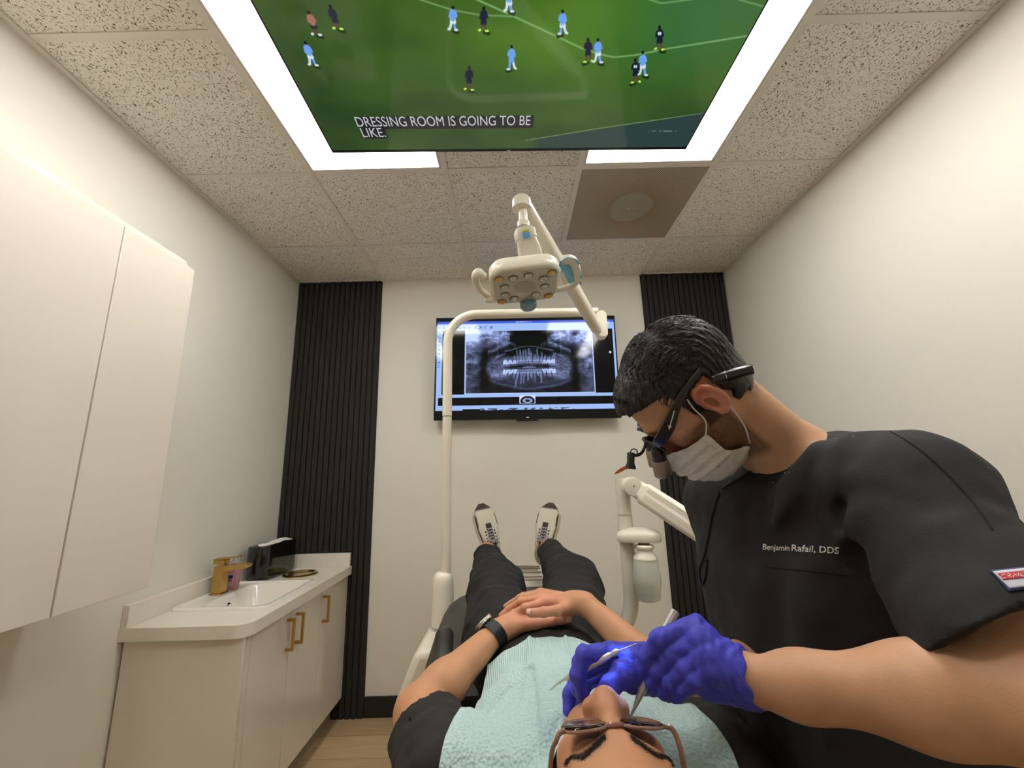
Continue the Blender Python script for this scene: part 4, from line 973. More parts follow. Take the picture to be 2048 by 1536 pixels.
body = sdf_obj('body', body_all2, (-.36, .38, .70), (.52, 2.18, 1.13), .0042, M_skin, pt, skin_color, relax=1,
               fine=[(OH-np.array([.13, .17, .14]), OH+np.array([.13, .14, .19]), .0022, 1), ((-.34, .87, .80), (.46, 1.36, 1.08), .0022, 1)])
# eyelids are closed; hair, brows and lashes
M_hair = mat('patient_hair', c8(24, 18, 14), .45, var=.3, vscale=120, stretch=(1, .2, 1), bump=.5, bscale=300)
hairf = LOC(INT(.01, U(.02, s_ell((0, -.022, .04), (.086, .102, .094)), s_ell((0, .0, .035), (.078, .085, .084))),
                lambda P: np.maximum(P[:, 1]-(.058-.9*np.maximum(.075-P[:, 2], 0)-.3*np.abs(P[:, 0])), -.05-P[:, 2])), OH, RH)
sdf_obj('hair', hairf, OH-.14, OH+.14, .004, M_hair, pt)
M_brow = mat('brow_hair', c8(24, 17, 13), .6)
def hairs(name, roots, dirs, r, m, parent, L):
    mb = MB()
    for p, d, l in zip(roots, dirs, L):
        p = np.array(p); d = np.array(d)/np.linalg.norm(d); q1 = p+d*l*.5; q2 = p+d*l+np.array([0, 0, -.0]); mb.tube([p, q1, q2], [r, r*.8, r*.25], 4, caps=False)
    return mb.build(name, m, parent)
bv = bvh_of(body); rb = np.random.default_rng(5)
for sx in (-1, 1):
    roots, dirs, L_ = [], [], []
    for i in range(650):
        s = rb.random(); a = sx*(.012+.047*s); zz = .0185+.009*math.sin(min(s*1.25, 1)*2.3)-.010*max(0, s-.6)*2+rb.normal()*.0022*(1-.4*s)
        p = HL(a, .13, zz); h = bv.ray_cast(Vector(p), Vector(-fwd), .12)[0]
        if h is None: continue
        roots.append(np.array(h)-fwd*.0006); dirs.append(RH@np.array([sx*(.9), .02-.35*s, .55*(1-s*1.9)+rb.normal()*.10])); L_.append(.0058*(.6+.5*rb.random()))
    hairs('eyebrow', roots, dirs, .00022, M_brow, pt, L_)
    roots, dirs, L_ = [], [], []
    for i in range(46):
        s = i/45; a = sx*(.018+.027*s); p = HL(a, .13, -.0065-.004*math.sin(s*PI)); h = bv.ray_cast(Vector(p), Vector(-fwd), .12)[0]
        if h is None: continue
        roots.append(np.array(h)); dirs.append(RH@np.array([sx*(s-.35)*.8, 1., -.1+.5*(s)])); L_.append(.010+.002*rb.random())
    hairs('eyelashes', roots, dirs, .00016, M_brow, pt, L_)
# fingernails
M_nail = mat('fingernail', c8(232, 186, 170), .3)
def nail(p, n, d, w=.0058, l=.0075, parent=None):
    n = np.array(n)/np.linalg.norm(n); d = np.array(d, float); d -= n*(d@n); d /= np.linalg.norm(d); s = np.cross(n, d); rows = []
    for i in range(5):
        t = -1+2*i/4; rows.append([np.array(p)+s*w*u_*(1-.12*abs(t)**3)+d*l*t*.9+n*(.0012*(1-u_*u_)-.0002) for u_ in (-1, -.5, 0, .5, 1)])
    v = [q for r in rows for q in r]; f = [(i*5+j, i*5+j+1, (i+1)*5+j+1, (i+1)*5+j) for i in range(4) for j in range(4)]
    mb = MB(); mb.add(v, f); o = mb.build('fingernail', M_nail, parent, smooth=True); md = o.modifiers.new('s', 'SOLIDIFY'); md.thickness = .0006; return o
def snap_nail(u, v, d, parent, w=.0058, l=.0070):
    r_ = ray(u, v); h, nn, _, _ = bv.ray_cast(Vector(CAM), Vector(r_/np.linalg.norm(r_)), 3)
    if h is not None: nail(np.array(h)-np.array(nn)*.0003*0, nn, d, w, l, parent)
snap_nail(1057, 1223, AZ(.99, 1048, 1221)-AZ(.99, 1062, 1225), pt, .0062, .0075)
snap_nail(1137, 1238, AZ(.97, 1146, 1247)-AZ(.97, 1130, 1249), pt, .0062, .0075)
# tee shirt
M_tee = mat('black_tee', c8(33, 31, 30), .85, bump=.25, bscale=700, var=.06, vscale=12)
sl_dir = (E_R-S_R)/np.linalg.norm(E_R-S_R); sl_end = S_R+sl_dir*.128
slL_dir = (E_L-S_L)/np.linalg.norm(E_L-S_L); slL_end = S_L+slL_dir*.16
tee_t = U(.03, OFF(torso, .008), s_cap(HL(0, -.05, -.14), (.10, .80, .86), .06, .08)); tee_r = s_cap(S_R+np.array([.004, 0, 0]), S_R+sl_dir*.24, .071, .071); tee_l = s_cap(S_L, S_L+slL_dir*.2, .070, .066)
def tee(P):
    r_ = np.maximum(tee_r(P), (P-A3(sl_end))@A3(sl_dir)-.004*np.sin(P[:, 2]*60)); l_ = np.maximum(tee_l(P), (P-A3(slL_end))@A3(slL_dir))
    hol = s_cap(sl_end-sl_dir*.02, sl_end+sl_dir*.1, .056, .057)(P); r_ = np.maximum(r_, -hol)
    d = smin(smin(tee_t(P), r_, .03), l_, .03)+.004*wob(P, .09, 1.)+.0025*wob(P, .045, 2.)
    d = np.maximum(d, -(U(.01, s_cap(HL(0, -.03, -.06), (.10, .725, .92), .062, .066))(P)))
    d = np.maximum(d, np.minimum(.665-P[:, 1], .13-np.abs(P[:, 0]-.105)))
    return np.maximum(d, P[:, 1]-1.20)
tee_o = sdf_obj('tee_shirt', tee, (-.34, .58, .70), (.52, 1.24, 1.02), .0045, M_tee, pt, relax=1)
# trousers
M_trs = mat('black_trousers', c8(24, 23, 22), .85, bump=.2, bscale=600, var=.08, vscale=10)
kR2 = np.array([-.072, 1.62, .925]); kL2 = np.array([.203, 1.62, .925])
tr_ = U(.05, s_ell((.05, 1.28, .850), (.185, .15, .105)), s_cap(legR[0]+np.array([-.02, 0, .01]), kR2, .112, .094), s_cap(kR2, legR[2]+np.array([0, -.06, -.0]), .094, .052),
        s_cap(legL[0]+np.array([.03, 0, .01]), kL2, .115, .096), s_cap(kL2, legL[2]+np.array([.004, -.06, -.0]), .096, .054))
def trs(P):
    x, y, z = P.T
    d = tr_(P)+.006*wob(P, .16, .4)+.005*wob(P*np.array([1, 1.7, 1.7], dtype=F32), .12, 2.2)+.002*wob(P, .05, 1.1)
    d = np.maximum(d, y-1.972-.004*np.sin(x*90)); d = np.maximum(d, 1.165-y)
    for l in (legR, legL): d = np.maximum(d, -s_cap(l[2]+np.array([0, -.03, .0]), l[2]+np.array([0, .06, .01]), .043, .047)(P))
    return d
sdf_obj('trousers', trs, (-.24, 1.14, .70), (.36, 2.06, 1.08), .0045, M_trs, pt, relax=1)
# shoes
M_shoe = mat('shoe_fabric', c8(214, 208, 190), .7, attr='Col', bump=.5, bscale=900); M_sole = mat('shoe_sole', c8(214, 206, 190), .6); M_lace = mat('shoe_lace', c8(186, 180, 184), .7); M_tong = mat('shoe_tongue', c8(62, 52, 48), .8, bump=.6, bscale=800)
def make_shoe(heel, toe, inst, side):
    z = (toe-heel); Ls = np.linalg.norm(z); z /= Ls; y = np.array(inst, float); y -= z*(y@z); y /= np.linalg.norm(y); x = np.cross(y, z)
    RS = np.stack([x, y, z], 1)                       # x lateral, y instep up, z towards toe
    def outl(t): return np.interp(t, [0, .06, .2, .4, .62, .8, .92, 1], [.022, .037, .041, .043, .055, .053, .040, .014])
    def topf(t): return np.interp(t, [0, .08, .2, .3, .42, .6, .8, .93, 1], [.060, .078, .078, .082, .078, .060, .048, .036, .018])
    def bend(t): return side*.008*math.sin(t*PI)
    def loft(prof, name, m, par, n=28, col=None):
        v, f = [], []
        ts = np.linspace(0, 1, 34)
        for t in ts:
            w, b, h_ = prof(t)
            for j in range(n):
                a = 2*PI*j/n; ca, sa = math.cos(a), math.sin(a); ex = .75
                v.append(heel+RS@np.array([bend(t)+w*abs(ca)**ex*np.sign(ca), (b+h_)/2+(h_-b)/2*abs(sa)**ex*np.sign(sa), t*Ls]))
        k = len(ts)
        f = [(i*n+j, i*n+(j+1) % n, (i+1)*n+(j+1) % n, (i+1)*n+j) for i in range(k-1) for j in range(n)]+[list(range(n))[::-1], [(k-1)*n+j for j in range(n)]]
        o = mesh_obj(name, v, f, m, par, True)
        if col: vcol(o, col(np.array(v)))
        return o
    def ucol(v):
        q = (v-heel)@RS; t = q[:, 2]/Ls; c = np.tile(np.array(c8(216, 210, 192)), (len(v), 1))
        rim = (np.abs(q[:, 0]-side*.008*np.sin(t*PI)) > np.interp(t, [0, .3, .6, .85, .95, 1], [.034, .036, .049, .046, .024, 0])) & (t > .25)
        c[rim] = c8(70, 58, 50); c[t > .885] = c8(62, 50, 42)
        pt_ = (t < .25) & (np.abs(q[:, 0]) < .02) & (q[:, 1] > .06); c[pt_] = c8(226, 222, 214); return c
    sh = loft(lambda t: (outl(t)*(.96 if t > .06 else .9), .014, topf(t) if t > .26 else .080-.012*(t < .1)), 'shoe', M_shoe, pt, col=ucol)
    sl = loft(lambda t: (outl(t)*1.06+.003, -.004, .020+.004*math.sin(t*24)), 'sole', M_sole, sh)
    # tongue and laces sit on the instep
    def P_(xx, t, dy=0): return heel+RS@np.array([bend(t)+xx, topf(t)+dy-(xx/.045)**2*.012, t*Ls])
    tv, tf = [], []
    for i in range(12):
        t = .30+.36*i/11
        for j in range(7): tv.append(P_((-.0155+.031*j/6)*(1-.18*i/11), t, .0022+.004*max(0, (3-i)/3)))
    tf = [(i*7+j, i*7+j+1, (i+1)*7+j+1, (i+1)*7+j) for i in range(11) for j in range(6)]
    o = mesh_obj('tongue', tv, tf, M_tong, sh, True); md = o.modifiers.new('s', 'SOLIDIFY'); md.thickness = .003
    mb = MB(); n_ = 6
    for i in range(n_):
        t = .33+.045*i; w = .019-.001*i
        mb.tube([P_(-w, t, .004), P_(0, t+.018, .0075), P_(w, t+.030, .004)], .0016, 6); mb.tube([P_(w, t, .004), P_(0, t+.018, .0085), P_(-w, t+.030, .004)], .0016, 6)
    kx = P_(0, .36, .012)
    for a in (-1, 1):
        mb.tube(spline([kx, P_(a*.018, .40, .018), P_(a*.026, .45, .014), P_(a*.012, .42, .015), kx], 5), .0015, 6); mb.tube(spline([kx, P_(a*.02, .36, .012), P_(a*.04, .41, .002)], 5), .0014, 6)
    mb.build('laces', M_lace, sh, smooth=True)
    for a in (-1, 1):
        for i in range(5): MB().lathe([(.0042, 0), (.0042, .0015), (.002, .002)], P_(a*.0225, .335+.05*i, .0020), 10, RS@rot('X', -90)).build('eyelet', M_eye, sh)
    # open collar around the ankle
    c0 = heel+RS@np.array([0, .078, .055])
    mb = MB(); ring = [c0+RS@np.array([.031*math.cos(a), .004+.010*math.sin(a)*0+.004*math.cos(2*a), .047*math.sin(a)-.004]) for a in [2*PI*i/28 for i in range(29)]]
    mb.tube(ring, .0065, 8, caps=False); mb.build('collar', M_shoe2, sh, smooth=True)
    return sh
M_eye = mat('eyelet_dark', c8(58, 50, 46), .5)
M_shoe2 = mat('shoe_collar', c8(150, 138, 122), .8)
aR, aL = legR[2], legL[2]
heelR, toeR = aR+np.array([.012, .075, -.075]), AY(2.155, 960, 1008)
heelL, toeL = aL+np.array([-.012, .075, -.08]), AY(2.155, 1104, 1006)
make_shoe(heelR, toeR, np.array([.30, -1, .25]), -1)
make_shoe(heelL, toeL, np.array([-.28, -1, .25]), 1)
# paper bib draped over the chest
tbv = bvh_of(tee_o); bbv = bv
nxb, nyb = 150, 150
def bib_xy(s, t):
    # s 0..1 left to right, t 0..1 from the neck to the waist
    x = (-.128+.060*t)*(1-s)+(.325-.075*t)*s; y = .600+.445*t+.018*math.sin(s*PI)+.010*(s-.5); return x, y
Z_ = np.zeros((nyb, nxb)); XY = np.zeros((nyb, nxb, 2))
for j in range(nyb):
    for i in range(nxb):
        x, y = bib_xy(i/(nxb-1), j/(nyb-1)); XY[j, i] = (x, y); z = -1
        for b_ in (tbv,):
            h = b_.ray_cast(Vector((x, y, 1.3)), Vector((0, 0, -1)), .6)[0]
            if h is not None: z = max(z, h[2])
        if y < .80 and abs(x-.10) < .2:
            h = bbv.ray_cast(Vector((x, y, 1.3)), Vector((0, 0, -1)), .6)[0]
            if h is not None: z = max(z, h[2] if h[2] < .99 else .972)
        Z_[j, i] = max(z, .935-((x-.105)/.16)**2*.06-max(y-.70, 0)*.8)
Z_[Z_ < .845] = .845
for _ in range(3):
    P_ = np.pad(Z_, 1, 'edge'); Z_ = np.max([P_[a:a+nyb, b:b+nxb] for a in range(3) for b in range(3)], axis=0)
for _ in range(14):
    P_ = np.pad(Z_, 1, 'edge'); Zs = (P_[:-2, 1:-1]+P_[2:, 1:-1]+P_[1:-1, :-2]+P_[1:-1, 2:])/4; Z_ = np.maximum(Zs, Z_*.5+Zs*.5)
Sg, Tg = np.meshgrid(np.linspace(0, 1, nxb), np.linspace(0, 1, nyb))
wr = .004*vnoise(Sg, Tg, 4, 21, 2)+.0022*np.abs(vnoise(Sg, Tg, 9, 22, 2))
crease = lambda a, b, w, h_: h_*np.exp(-(seg_d(Sg, Tg, a, b)/w)**2)
wr += crease((.28, .45), (.30, 1.0), .018, .006)+crease((.52, .5), (.56, 1.), .012, .005)+crease((.12, .55), (.32, .70), .014, .008)+crease((.42, .85), (.50, .52), .016, -.009)+crease((.34, .0), (.31, .7), .02, .006)+crease((.40, .1), (.52, .38), .03, .012)-crease((.46, .1), (.56, .4), .02, .008)
wr += .004*np.exp(-((Tg-.985)/.015)**2)
Vb = np.stack([XY[..., 0]+.002*wr, XY[..., 1], Z_+.0045+np.clip(wr, -.003, .03)], -1).reshape(-1, 3)
i = np.arange((nyb-1)*nxb).reshape(nyb-1, nxb)[:, :-1].ravel(); Fb = np.stack([i, i+1, i+nxb+1, i+nxb], 1)
M_bib = mat('bib_paper', c8(184, 210, 210), .8, spec=.2)
def bib_nodes(m):
    nt = m.node_tree; N = nt.nodes; L = nt.links; b = N['Principled BSDF']; tc = N.new('ShaderNodeTexCoord')
    v = N.new('ShaderNodeTexVoronoi'); v.inputs['Scale'].default_value = 210; v.feature = 'SMOOTH_F1'; L.new(tc.outputs['Object'], v.inputs['Vector'])
    w = N.new('ShaderNodeTexWave'); w.inputs['Scale'].default_value = 75; w.inputs['Distortion'].default_value = .4; w.bands_direction = 'X'; L.new(tc.outputs['Object'], w.inputs['Vector'])
    sx = N.new('ShaderNodeSeparateXYZ'); L.new(tc.outputs['Object'], sx.inputs[0]); mr = N.new('ShaderNodeMapRange'); mr.inputs['From Min'].default_value = .93; mr.inputs['From Max'].default_value = 1.0; L.new(sx.outputs['Y'], mr.inputs['Value'])
    s2 = N.new('ShaderNodeMath'); s2.operation = 'MULTIPLY'; s2.inputs[1].default_value = .35; L.new(w.outputs['Fac'], s2.inputs[0])
    mx = N.new('ShaderNodeMix'); L.new(mr.outputs['Result'], mx.inputs['Factor']); L.new(v.outputs['Distance'], mx.inputs['A']); L.new(s2.outputs[0], mx.inputs['B'])
    bp = N.new('ShaderNodeBump'); bp.inputs['Strength'].default_value = .9; bp.inputs['Distance'].default_value = .004; L.new(mx.outputs['Result'], bp.inputs['Height']); L.new(bp.outputs['Normal'], b.inputs['Normal'])
bib_nodes(M_bib)
me = bpy.data.meshes.new('bib'); fast_mesh(me, Vb, Fb); me.materials.append(M_bib); me.polygons.foreach_set('use_smooth', np.ones(len(Fb), dtype=bool))
bib = bpy.data.objects.new('bib', me); _link(bib, None); md = bib.modifiers.new('s', 'SOLIDIFY'); md.thickness = .001
tag(bib, 'pale aqua paper bib draped over the patient\'s chest', 'bib')
# watch on the right wrist
ax_w = (W_R-E_R)/np.linalg.norm(W_R-E_R)
wc = E_R+ax_w*(np.linalg.norm(W_R-E_R)-.012)
t = thing('wristwatch', 'square silver smartwatch on a black band on the patient\'s wrist', 'watch', tuple(wc))
t['label'] = 'silver rectangular wristwatch with a black band on the patient\'s wrist'
up_w = np.array([-.75, .15, .62]); up_w -= ax_w*(up_w@ax_w); up_w /= np.linalg.norm(up_w); sd_w = np.cross(ax_w, up_w)
Fw = np.stack([sd_w, ax_w, up_w], 1)
ring = []
for i in range(41):
    a = 2*PI*i/40; ring.append(wc+sd_w*.0325*math.cos(a)+up_w*.030*math.sin(a))
mb = MB(); n = 4; v = []; f = []
for i, p in enumerate(ring[:-1]):
    o_ = (p-wc)/np.linalg.norm(p-wc)
    for (a, b) in ((-.013, 0), (.013, 0), (.013, .0028), (-.013, .0028)): v.append(p+ax_w*a+o_*b)
for i in range(40):
    for j in range(4): f.append((i*4+j, i*4+(j+1) % 4, ((i+1) % 40)*4+(j+1) % 4, ((i+1) % 40)*4+j))
mb.add(v, f); mb.build('band', mat('watch_band', c8(18, 18, 19), .5), t, smooth=True)
cp = wc+up_w*.0355
mb = MB().prism(rrect(.036, .042, .010, 6), -.0045, .0055, Fw, cp); case = mb.build('case', mat('watch_steel', c8(205, 200, 192), .25, 1), t, bevel=.002, seg=3)
MB().prism(rrect(.031, .037, .008, 6), .0056, .0066, Fw, cp).build('glass', mat('watch_glass', c8(10, 10, 12), .05, coat=1), t)
mb = MB(); mb.cyl(cp+Fw@np.array([.0182, .006, .0005]), cp+Fw@np.array([.0202, .006, .0005]), .0034, n=16); mb.build('crown', bpy.data.materials['watch_steel'], t)
# eyeglasses
t = thing('eyeglasses', 'large translucent brown eyeglasses worn by the patient', 'glasses', tuple(Bp))
M_fr = mat('glasses_acetate', c8(172, 132, 114), .15, coat=.4, trans=.3, ior=1.45); M_gl = mat('glasses_lens', c8(245, 245, 250), .02, trans=1, ior=1.45, spec=.6)
Rg = RH@rot('Y', 5)@rot('X', -10)      # slight lens tilt
Og = HL(0, .101, -.002)
def G(x, y, z): return Og+Rg@np.array([x, y, z])
for sx in (-1, 1):
    rim = []
    for i in range(41):
        a = 2*PI*i/40; w_, h_ = .0262, .0235; xx = w_*abs(math.cos(a))**.85*np.sign(math.cos(a)); zz = h_*abs(math.sin(a))**.85*np.sign(math.sin(a))
        rim.append(G(sx*.0345+xx, -.004*abs((sx*.0345+xx)/.06)**2, -.004+zz))
    MB().tube(rim, .0018, 8, caps=False).build('rim', M_fr, t, smooth=True)
    v = [G(sx*.0345, -.0010, -.004)]+[p+Rg@np.array([0, .0002, 0]) for p in rim[:-1]]; f = [(0, i+1, (i+1) % 40+1) for i in range(40)]
    o = mesh_obj('lens', v, f, M_gl, t, True); md = o.modifiers.new('s', 'SOLIDIFY'); md.thickness = .0015
    MB().tube(spline([G(sx*.060, -.003, .006), G(sx*.067, -.005, .008), G(sx*.0715, -.012, .009), HL(sx*.075, .075, .006), HL(sx*.080, .03, .006), HL(sx*.081, -.01, .010), HL(sx*.079, -.03, .002), HL(sx*.076, -.045, -.02)], 6), .0024, 8, sq=(1, 1.3)).build('temple', M_fr, t, smooth=True)
    MB().tube([G(sx*.009, -.003, -.008), G(sx*.0095, -.010, -.012)], .0022, 8).build('nose_pad', M_gl, t, smooth=True)
MB().tube(spline([G(-.0095, 0, .006), G(-.004, .0015, .0095), G(.004, .0015, .0095), G(.0095, 0, .006)], 6), .0026, 8).build('bridge', M_fr, t, smooth=True)
# ------------------------------------------------------------------ dentist
KD = .75
crD = -.82*_r+.573*_u; fwD = -.573*_r-.82*_u; fwD = fwD*math.cos(.21)+_fw*math.sin(.21); ltD = np.cross(fwD, crD)         # local axes, face turned slightly away
RD = np.stack([ltD, fwD, crD], 1); OD = D(KD, 1371, 788)
DL = lambda x, y, z: OD+RD@np.array([x, y, z])
near = 1 if (ltD@_fw) < 0 else -1                    # lateral sign of the side nearest the camera
hdD = LOC(head_sdf(nose=.98), OD, RD)
LS, RS = np.array([.540, .590, 1.292]), np.array([.455, .905, 1.268])
LE, LW = D(.365, 2120, 1412), D(.50, 1507, 1363)
RW, RE = D(.605, 1318, 1338), D(.70, 1575, 1352)
NB = D(.745, 1590, 925)
chestC = np.array([.480, .775, 1.150])
sh = (RS-LS)/np.linalg.norm(RS-LS); cf = np.cross(sh, [0, 0, 1.]); cf = cf if cf[0] < 0 else -cf; cf /= np.linalg.norm(cf); cu_ = np.cross(cf, sh); cu_ = cu_ if cu_[2] > 0 else -cu_
RC = np.stack([sh, cf, cu_], 1)
torsoD = U(.06, s_ell(chestC, (.165, .115, .17), RC), s_ell((.55, .79, .95), (.13, .16, .18)), s_ell((.62, .81, .70), (.145, .17, .13)), s_cap(LS, RS, .052, .052), s_ell((.585, .76, 1.22), (.085, .15, .11)))
neckD = U(.03, s_ecap(DL(0, -.035, -.045), NB, .056, .064, sh, .96), s_cap(NB, LS*.55+RS*.45, .062, .07), s_cap(NB, LS, .052, .05), s_cap(NB, RS, .052, .05))
armLD = U(.03, s_cap(LS, LE, .058, .050), s_cap(LE, LE+(LW-LE)*.35, .044, .0435), s_ecap(LE+(LW-LE)*.35, LE+(LW-LE)*.8, .0435, .0305, (0, 1, 0), .92), s_ecap(LE+(LW-LE)*.8, LW, .0305, .0250, (0, 1, 0), .85))
armRD = U(.03, s_cap(RS, RE, .056, .046), s_cap(RE, RE+(RW-RE)*.35, .042, .041), s_cap(RE+(RW-RE)*.35, RW, .041, .027))
kLd = [D(.535, 1392, 1250), D(.520, 1402, 1276), D(.508, 1414, 1308), D(.500, 1424, 1340)]
fLd = [[D(.545, 1318, 1278), D(.555, 1293, 1314), D(.560, 1289, 1342)], [D(.535, 1346, 1306), D(.545, 1316, 1342), D(.552, 1304, 1366)],
       [D(.520, 1372, 1336), D(.532, 1342, 1364), D(.542, 1328, 1384)], [D(.508, 1392, 1360), D(.522, 1366, 1378), D(.530, 1350, 1392)]]
tLd = [D(.535, 1450, 1330), D(.560, 1380, 1318), D(.572, 1330, 1322), D(.572, 1300, 1342)]
kRd = [D(.600, 1222, 1303), D(.625, 1214, 1312), D(.648, 1216, 1326), D(.665, 1226, 1340)]
fRd = [[D(.590, 1168, 1308), D(.583, 1155, 1350), D(.578, 1164, 1386)], [D(.620, 1160, 1326), D(.605, 1158, 1378), D(.592, 1176, 1414)],
       [D(.645, 1158, 1345), D(.625, 1140, 1388), D(.612, 1138, 1420)], [D(.665, 1172, 1366), D(.650, 1160, 1400), D(.640, 1168, 1425)]]
tRd = [D(.595, 1288, 1352), D(.572, 1246, 1345), D(.563, 1220, 1372), D(.560, 1198, 1402)]
hL_kw = dict(rk=.0115, pk=.018, th=(.0130, .0110), fr=(.0098, .0084), wr=.021)
handLd = hand(LW, kLd, fLd, tLd, **hL_kw); handRd = hand(RW, kRd, fRd, tRd, **hL_kw)
hipL, hipR = np.array([.63, .70, .66]), np.array([.63, .92, .66]); knL, knR = np.array([.52, .30, .60]), np.array([.55, 1.30, .58]); ftL, ftR = np.array([.52, .22, .10]), np.array([.56, 1.36, .10])
legsD = U(.03, s_cap(hipL, knL, .085, .062), s_cap(knL, ftL, .058, .04), s_cap(hipR, knR, .085, .062), s_cap(knR, ftR, .058, .04))
bodyD = U(.03, OFF(torsoD, -.012), neckD, armLD, armRD, OFF(legsD, -.012))
bodyD2 = U(.010, bodyD, OFF(handLd, -.0015), OFF(handRd, -.0015)); bodyD3 = U(.022, bodyD2, hdD)
M_skinD = skin_mat('dentist_skin', tuple(C_skin))
C_skD = np.array(c8(198, 152, 120)); C_beard = np.array(c8(104, 78, 58))
def dent_color(V):
    q = (V-OD)@RD; x, y, z = q.T; c = np.tile(C_skD, (len(V), 1)); rr = np.linalg.norm(q, axis=1)
    inh = rr < .19
    def mixc(m, col):
        nonlocal c; m = (np.clip(m, 0, 1)*inh)[:, None]; c = c*(1-m)+np.array(col)*m
    nzv = .5+.5*wob(q.astype(F32), .012, 1.); n2 = .5+.5*wob(q.astype(F32), .004, 3.)
    line = z+.030+.25*np.maximum(y-.03, 0)*-1
    mixc(.88*sstep(.006, -.010, z+.026-.15*y+.004*nzv)*sstep(-.030, -.018, y+.10*z)*sstep(-.150, -.128, z-.2*(y-.05))*(np.abs(x) < .0765)*(.75+.35*n2), C_beard)
    mixc(.9*(np.abs(x) > .062)*sstep(.024, .014, y)*(y > -.004)*(z > -.045)*(z < .05), C_beard*.35)
    ear = (np.abs(x) > .0775)*(y > -.045)*(y < .012)*(np.abs(z+.005) < .040)
    mixc(.55*ear, c8(210, 138, 116)); mixc(.55*ear*sstep(-.005, .025, z), c8(214, 110, 90))
    mixc(.4*np.exp(-((y-.09)**2+(z+.03)**2)/.03**2), C_red)
    # short stubble hair down the nape
    mixc(.75*sstep(-.052, -.070, y)*sstep(-.085, -.045, z+.015*nzv)*(z < .02), c8(52, 40, 32))
    return c
dn = thing('person', 'dentist in a black scrub top, white mask and blue gloves bending over the patient', 'person', (.6, .8, .0))
bodyo = sdf_obj('body', bodyD3, (.10, .12, .02), (.80, 1.48, 1.60), .0044, M_skinD, dn, dent_color, relax=1, fine=[(OD-np.array([.15, .14, .20]), OD+np.array([.30, .14, .145]), .0022, 0)])
# mole on the forearm and short arm hair are part of the skin relief
# hair
M_hairD = mat('dentist_hair', c8(24, 19, 17), .45, var=.4, vscale=150, stretch=(1, 1, 1), bump=.9, bscale=260)
def hair_loc(P):
    x, y, z = P.T
    base = U(.02, s_ell((0, -.022, .038), (.0835, .099, .092)), s_ell((0, .012, .034), (.0785, .090, .084)), s_ell((0, -.045, -.02), (.066, .062, .07)))(P)
    rad = np.sqrt(x*x+(y+.02)**2)+1e-6; ang = np.arctan2(x, y+.02)
    streak = .0016*np.sin(ang*44+5*np.sin(z*40+ang*3))+.0012*np.sin(ang*91+z*90)+.0010*wob(P, .02, .3)
    fr = .010*np.exp(-(((y-.080)/.035)**2+((z-.078)/.035)**2))
    d = base-fr+streak*np.clip((z+.03)/.05, .15, 1)
    # hairline: forehead, temples, sideburns, round the ear, nape
    front = y-(.030+1.02*(z-.022)); front = np.where(z > .082, y-.14, np.maximum(front, -1))
    tz = np.abs(x)
    frontcut = y-(.020-.10*np.maximum(-z-.01, 0)+4.0*np.maximum(z-.052-.010*np.sin(x*160)*(tz < .05)*.3, 0))
    d = np.maximum(d, np.clip(frontcut, -.02, .02))
    side_low = np.where(y > -.002, -.038-z, np.where(y > -.040, .024-z, -.058-z)); d = np.maximum(d, np.where(tz > .045, side_low, np.where(y < -.03, -.078-z, .02-z)))
    return d
hairD = LOC(hair_loc, OD, RD)
sdf_obj('hair', hairD, OD-.16, OD+.16, .0024, M_hairD, dn, relax=1)
# strands that break the outline on the crown and fringe
rh = np.random.default_rng(8); mbh = MB()
for i in range(1500):
    th_, ph_ = rh.uniform(-1.25, 1.25), rh.uniform(-.2, 2.6)
    dv = np.array([math.sin(th_), math.cos(th_)*math.cos(ph_), math.cos(th_)*math.sin(ph_)])
    p = np.array([0, -.022, .040])+dv*np.array([.0845, .100, .094])
    if p[1] > .03 and p[2] < .088: continue
    if p[2] < .03: continue
    dirn = np.array([rh.normal()*.15, .8, -.9*(p[1]-(-.05))/.12+.15]) if p[1] > -.05 else np.array([rh.normal()*.15, -.6, -.8])
    dirn -= dv*(dirn@dv)*.97; dirn /= np.linalg.norm(dirn); l = rh.uniform(.010, .022); q1 = p+dirn*l*.5+dv*.0022; q2 = p+dirn*l+dv*.0006
    mbh.tube([DL(*(p-dv*.002)), DL(*q1), DL(*q2)], [.0007, .0006, .0002], 4, caps=False)
for i in range(200):
    x_ = rh.uniform(-.055, .055); p = np.array([x_, .079-.5*x_*x_*8, .090+rh.normal()*.006]); d_ = np.array([rh.normal()*.2, .35+rh.normal()*.1, -1]); d_ /= np.linalg.norm(d_); l = rh.uniform(.012, .022)
    mbh.tube([DL(*p), DL(*(p+d_*l*.5+np.array([0, .003, 0]))), DL(*(p+d_*l))], [.0011, .0009, .0002], 4, caps=False)
o = mbh.build('hair_strands', M_hairD, dn); o['kind'] = 'stuff'
